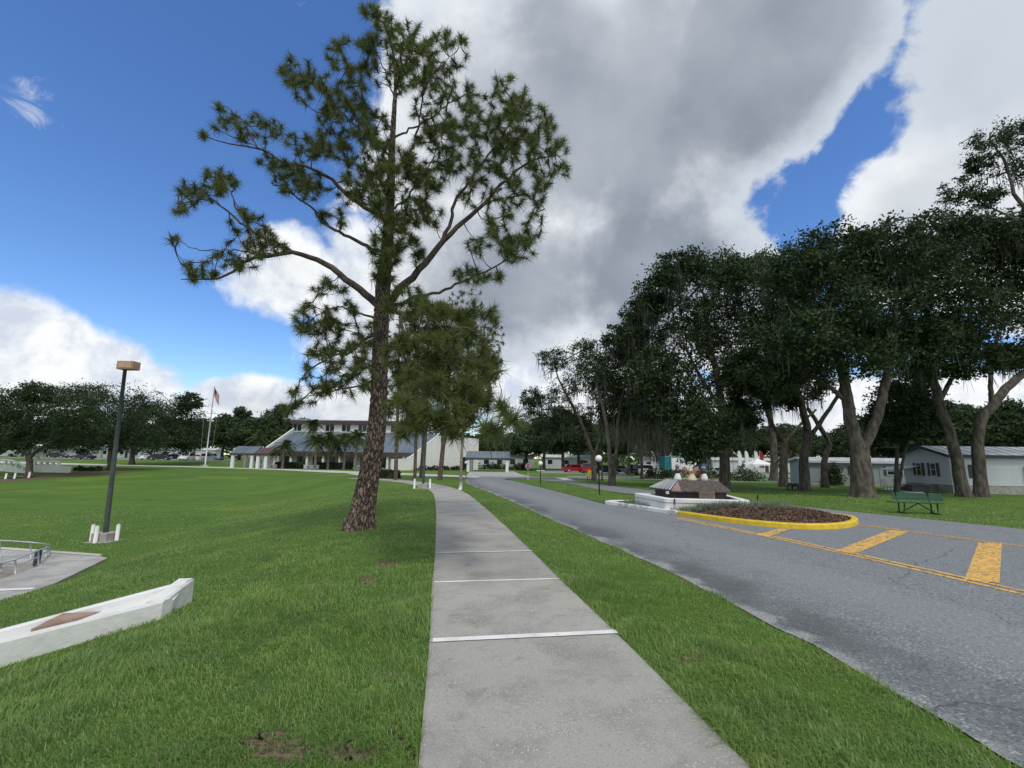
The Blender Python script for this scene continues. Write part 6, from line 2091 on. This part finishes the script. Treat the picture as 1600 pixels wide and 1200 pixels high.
for u, Y, L, lab in ((885, 112, 12, 'pale low house behind the red cars'), (1035, 112, 10, 'pale low house left of the teal truck'), (1160, 108, 14, 'pale low house behind the feather flags'), (1240, 112, 12, 'pale low house behind the oak trunks')):
    far_home(lab, u, Y, L, M_siding_w, 'pale houses beyond the right car park')

# ------------------------------------------------------------------ grass blades
BARE = []
for u, v, ru, rv in ((425, 1168, 75, 30), (545, 1180, 50, 24), (628, 1160, 14, 40), (605, 882, 26, 7), (575, 908, 22, 6), (1085, 1030, 30, 8), (540, 1010, 60, 40)):
    q = []
    for a in np.linspace(0, 2 * math.pi, 34, endpoint=False):
        f = rng.uniform(.35, 1.1)
        p = G(u + ru * math.cos(a) * f + .5 * rv * math.sin(a), v + rv * math.sin(a) * f)
        q.append((p[0], p[1]))
    q = np.array(q)
    if (u, v) != (540, 1010):
        fan('bare_patch', q[::-1], M_soil, .006, rings=3, edge=.02)
    BARE.append(q)
def grass():
    N = 520000
    a = rng.uniform(-1.02, 1.02, N)
    r = 1.7 * (40 / 1.7) ** (rng.uniform(0, 1, N) ** .98)
    x, y = r * np.sin(a), r * np.cos(a)
    cx = np.interp(y, SWY, SWX)
    dw = np.abs(x - cx) * .988
    keep = dw > .925
    rx = np.interp(y, RLd[:, 1], RLd[:, 0])
    rrx = np.interp(y, [p[1] for p in RR], [p[0] for p in RR])
    P2 = np.c_[x, y]
    keep &= (x < rx - .0) | (x > rrx + .05) | inpoly(P2, MED)
    keep &= ~inpoly(P2, KO)
    tp2 = [(p[0], p[1]) for p in tp1]
    keep &= ~inpoly(P2, tp2)
    keep &= ~inpoly(P2, [tuple(front0), tuple(back0), tuple(bend_[:2]), tuple(fend[:2])])
    keep &= np.hypot(x - PB[0], y - PB[1]) > .5
    lx, ly = G(163, 846)[:2]
    keep &= (np.abs(x - lx) > .46) | (np.abs(y - ly) > .46)
    # worn patches
    def vn(px, py, s, seed):
        xi, yi = np.floor(px * s), np.floor(py * s)
        fx, fy = px * s - xi, py * s - yi
        fx, fy = fx * fx * (3 - 2 * fx), fy * fy * (3 - 2 * fy)
        h = lambda i_, j_: np.modf(np.abs(np.sin(i_ * 127.1 + j_ * 311.7 + seed) * 43758.5453))[0]
        return (h(xi, yi) * (1 - fx) + h(xi + 1, yi) * fx) * (1 - fy) + (h(xi, yi + 1) * (1 - fx) + h(xi + 1, yi + 1) * fx) * fy
    pn = .6 * vn(x, y, 1.1, 3) + .4 * vn(x, y, 3.1, 9)
    bare = (pn < .24) & (y < 10)
    keep &= ~(bare & (rng.uniform(0, 1, N) < .8))
    for q in BARE:
        keep &= ~(inpoly(P2, q) & (rng.uniform(0, 1, N) < .62))
    x, y, r = x[keep], y[keep], r[keep]
    n = len(x)
    tuft = .55 * vn(x, y, 1.6, 21) + .45 * vn(x, y, 5.5, 33)
    near_walk = np.exp(-np.maximum(np.abs(x - np.interp(y, SWY, SWX)) - .95, 0) / .25)
    L = (.04 + .17 * tuft ** 2.2 + .04 * near_walk * rng.uniform(0, 1, n)) * rng.uniform(.6, 1.3, n)
    L *= np.interp(r, [2, 8, 26], [1.0, .85, .7])
    wdt = np.interp(r, [1.7, 6, 14, 26, 40], [.0046, .007, .014, .026, .045])
    yaw = rng.uniform(0, 2 * math.pi, n)
    lean = rng.uniform(.3, 1.35, n)
    flow = vn(x, y, .8, 55) * 6.28
    dx, dy = np.cos(yaw) * .8 + np.cos(flow) * .5, np.sin(yaw) * .8 + np.sin(flow) * .5
    z = H(x, y)
    inm = inpoly(np.c_[x, y], MED)
    z = z + np.where(inm, .05, 0)
    b = np.c_[x, y, z - .008]
    d = np.c_[dx, dy, np.zeros(n)] * (L * lean)[:, None]
    up = np.c_[np.zeros((n, 2)), L]
    face = rng.uniform(0, 2 * math.pi, n)
    sd = np.c_[np.cos(face), np.sin(face), np.zeros(n)] * (wdt / 2)[:, None]
    m1 = b + d * .3 + up * .6
    tip = b + d + up * (1 - .5 * lean)[:, None]
    V = np.stack([b - sd, b + sd, m1 + sd * .8, m1 - sd * .8, tip], 1).reshape(-1, 3)
    i0 = np.arange(n)[:, None] * 5
    F = np.empty((2 * n, 4), int)
    loops = np.empty((n, 7), int)
    loops[:, :4] = i0 + np.array([[0, 1, 2, 3]])
    loops[:, 4:] = i0 + np.array([[3, 2, 4]])
    me = bpy.data.meshes.new('grass')
    me.vertices.add(len(V))
    me.vertices.foreach_set('co', V.astype(np.float32).ravel())
    me.loops.add(7 * n)
    me.loops.foreach_set('vertex_index', loops.astype(np.int32).ravel())
    me.polygons.add(2 * n)
    st_ = np.empty((n, 2), np.int32)
    st_[:, 0] = np.arange(n) * 7
    st_[:, 1] = st_[:, 0] + 4
    me.polygons.foreach_set('loop_start', st_.ravel())
    me.update(calc_edges=True)
    # blade-to-blade colour variety
    ca = me.attributes.new('tint', 'FLOAT', 'POINT')
    ca.data.foreach_set('value', np.repeat(rng.uniform(0, 1, n), 5).astype(np.float32))
    ma = bpy.data.materials.new('grass_blades')
    ma.use_nodes = True
    k = NT(ma.node_tree)
    bs = k.n['Principled BSDF']
    at_ = k.new('ShaderNodeAttribute')
    at_.attribute_name = 'tint'
    v = k.new('ShaderNodeTexCoord').outputs['Object']
    c = k.mix(k.step(k.noise(v, .5, 4), .35, .65), (.215, .36, .09), (.29, .44, .105))
    c = k.mix(k.m('MULTIPLY', k.step(k.noise(v, 2.2, 4), .4, .7), .5), c, (.120, .225, .075))
    c = k.mix(k.m('MULTIPLY', k.step(k.noise(v, 1.1, 5, .65), .55, .72), .6), c, (.40, .45, .14))
    c = k.mix(k.m('MULTIPLY', k.step(k.noise(v, 2.9, 6, .7), .56, .70), .55), c, (.36, .32, .17))
    c = k.mix(k.m('MULTIPLY', k.step(k.noise(v, .7, 5, .65), .56, .72), .6), c, (.115, .21, .085))
    c = k.mix(k.m('MULTIPLY', at_.outputs['Fac'], .45), c, (.30, .42, .13))
    c = k.mix(k.step(at_.outputs['Fac'], .94, .97), c, (.30, .26, .13))
    k.l.new(c, bs.inputs['Base Color'])
    bs.inputs['Roughness'].default_value = .38
    bs.inputs['Specular IOR Level'].default_value = .5
    tr = k.new('ShaderNodeBsdfTranslucent')
    k.l.new(c, tr.inputs[0])
    mx_ = k.new('ShaderNodeMixShader')
    mx_.inputs[0].default_value = .5
    k.l.new(bs.outputs[0], mx_.inputs[1])
    k.l.new(tr.outputs[0], mx_.inputs[2])
    k.l.new(mx_.outputs[0], k.n['Material Output'].inputs[0])
    put('grass', me, ma, None, kind='stuff', label='short green grass blades on the banks and verges', category='grass')
grass()
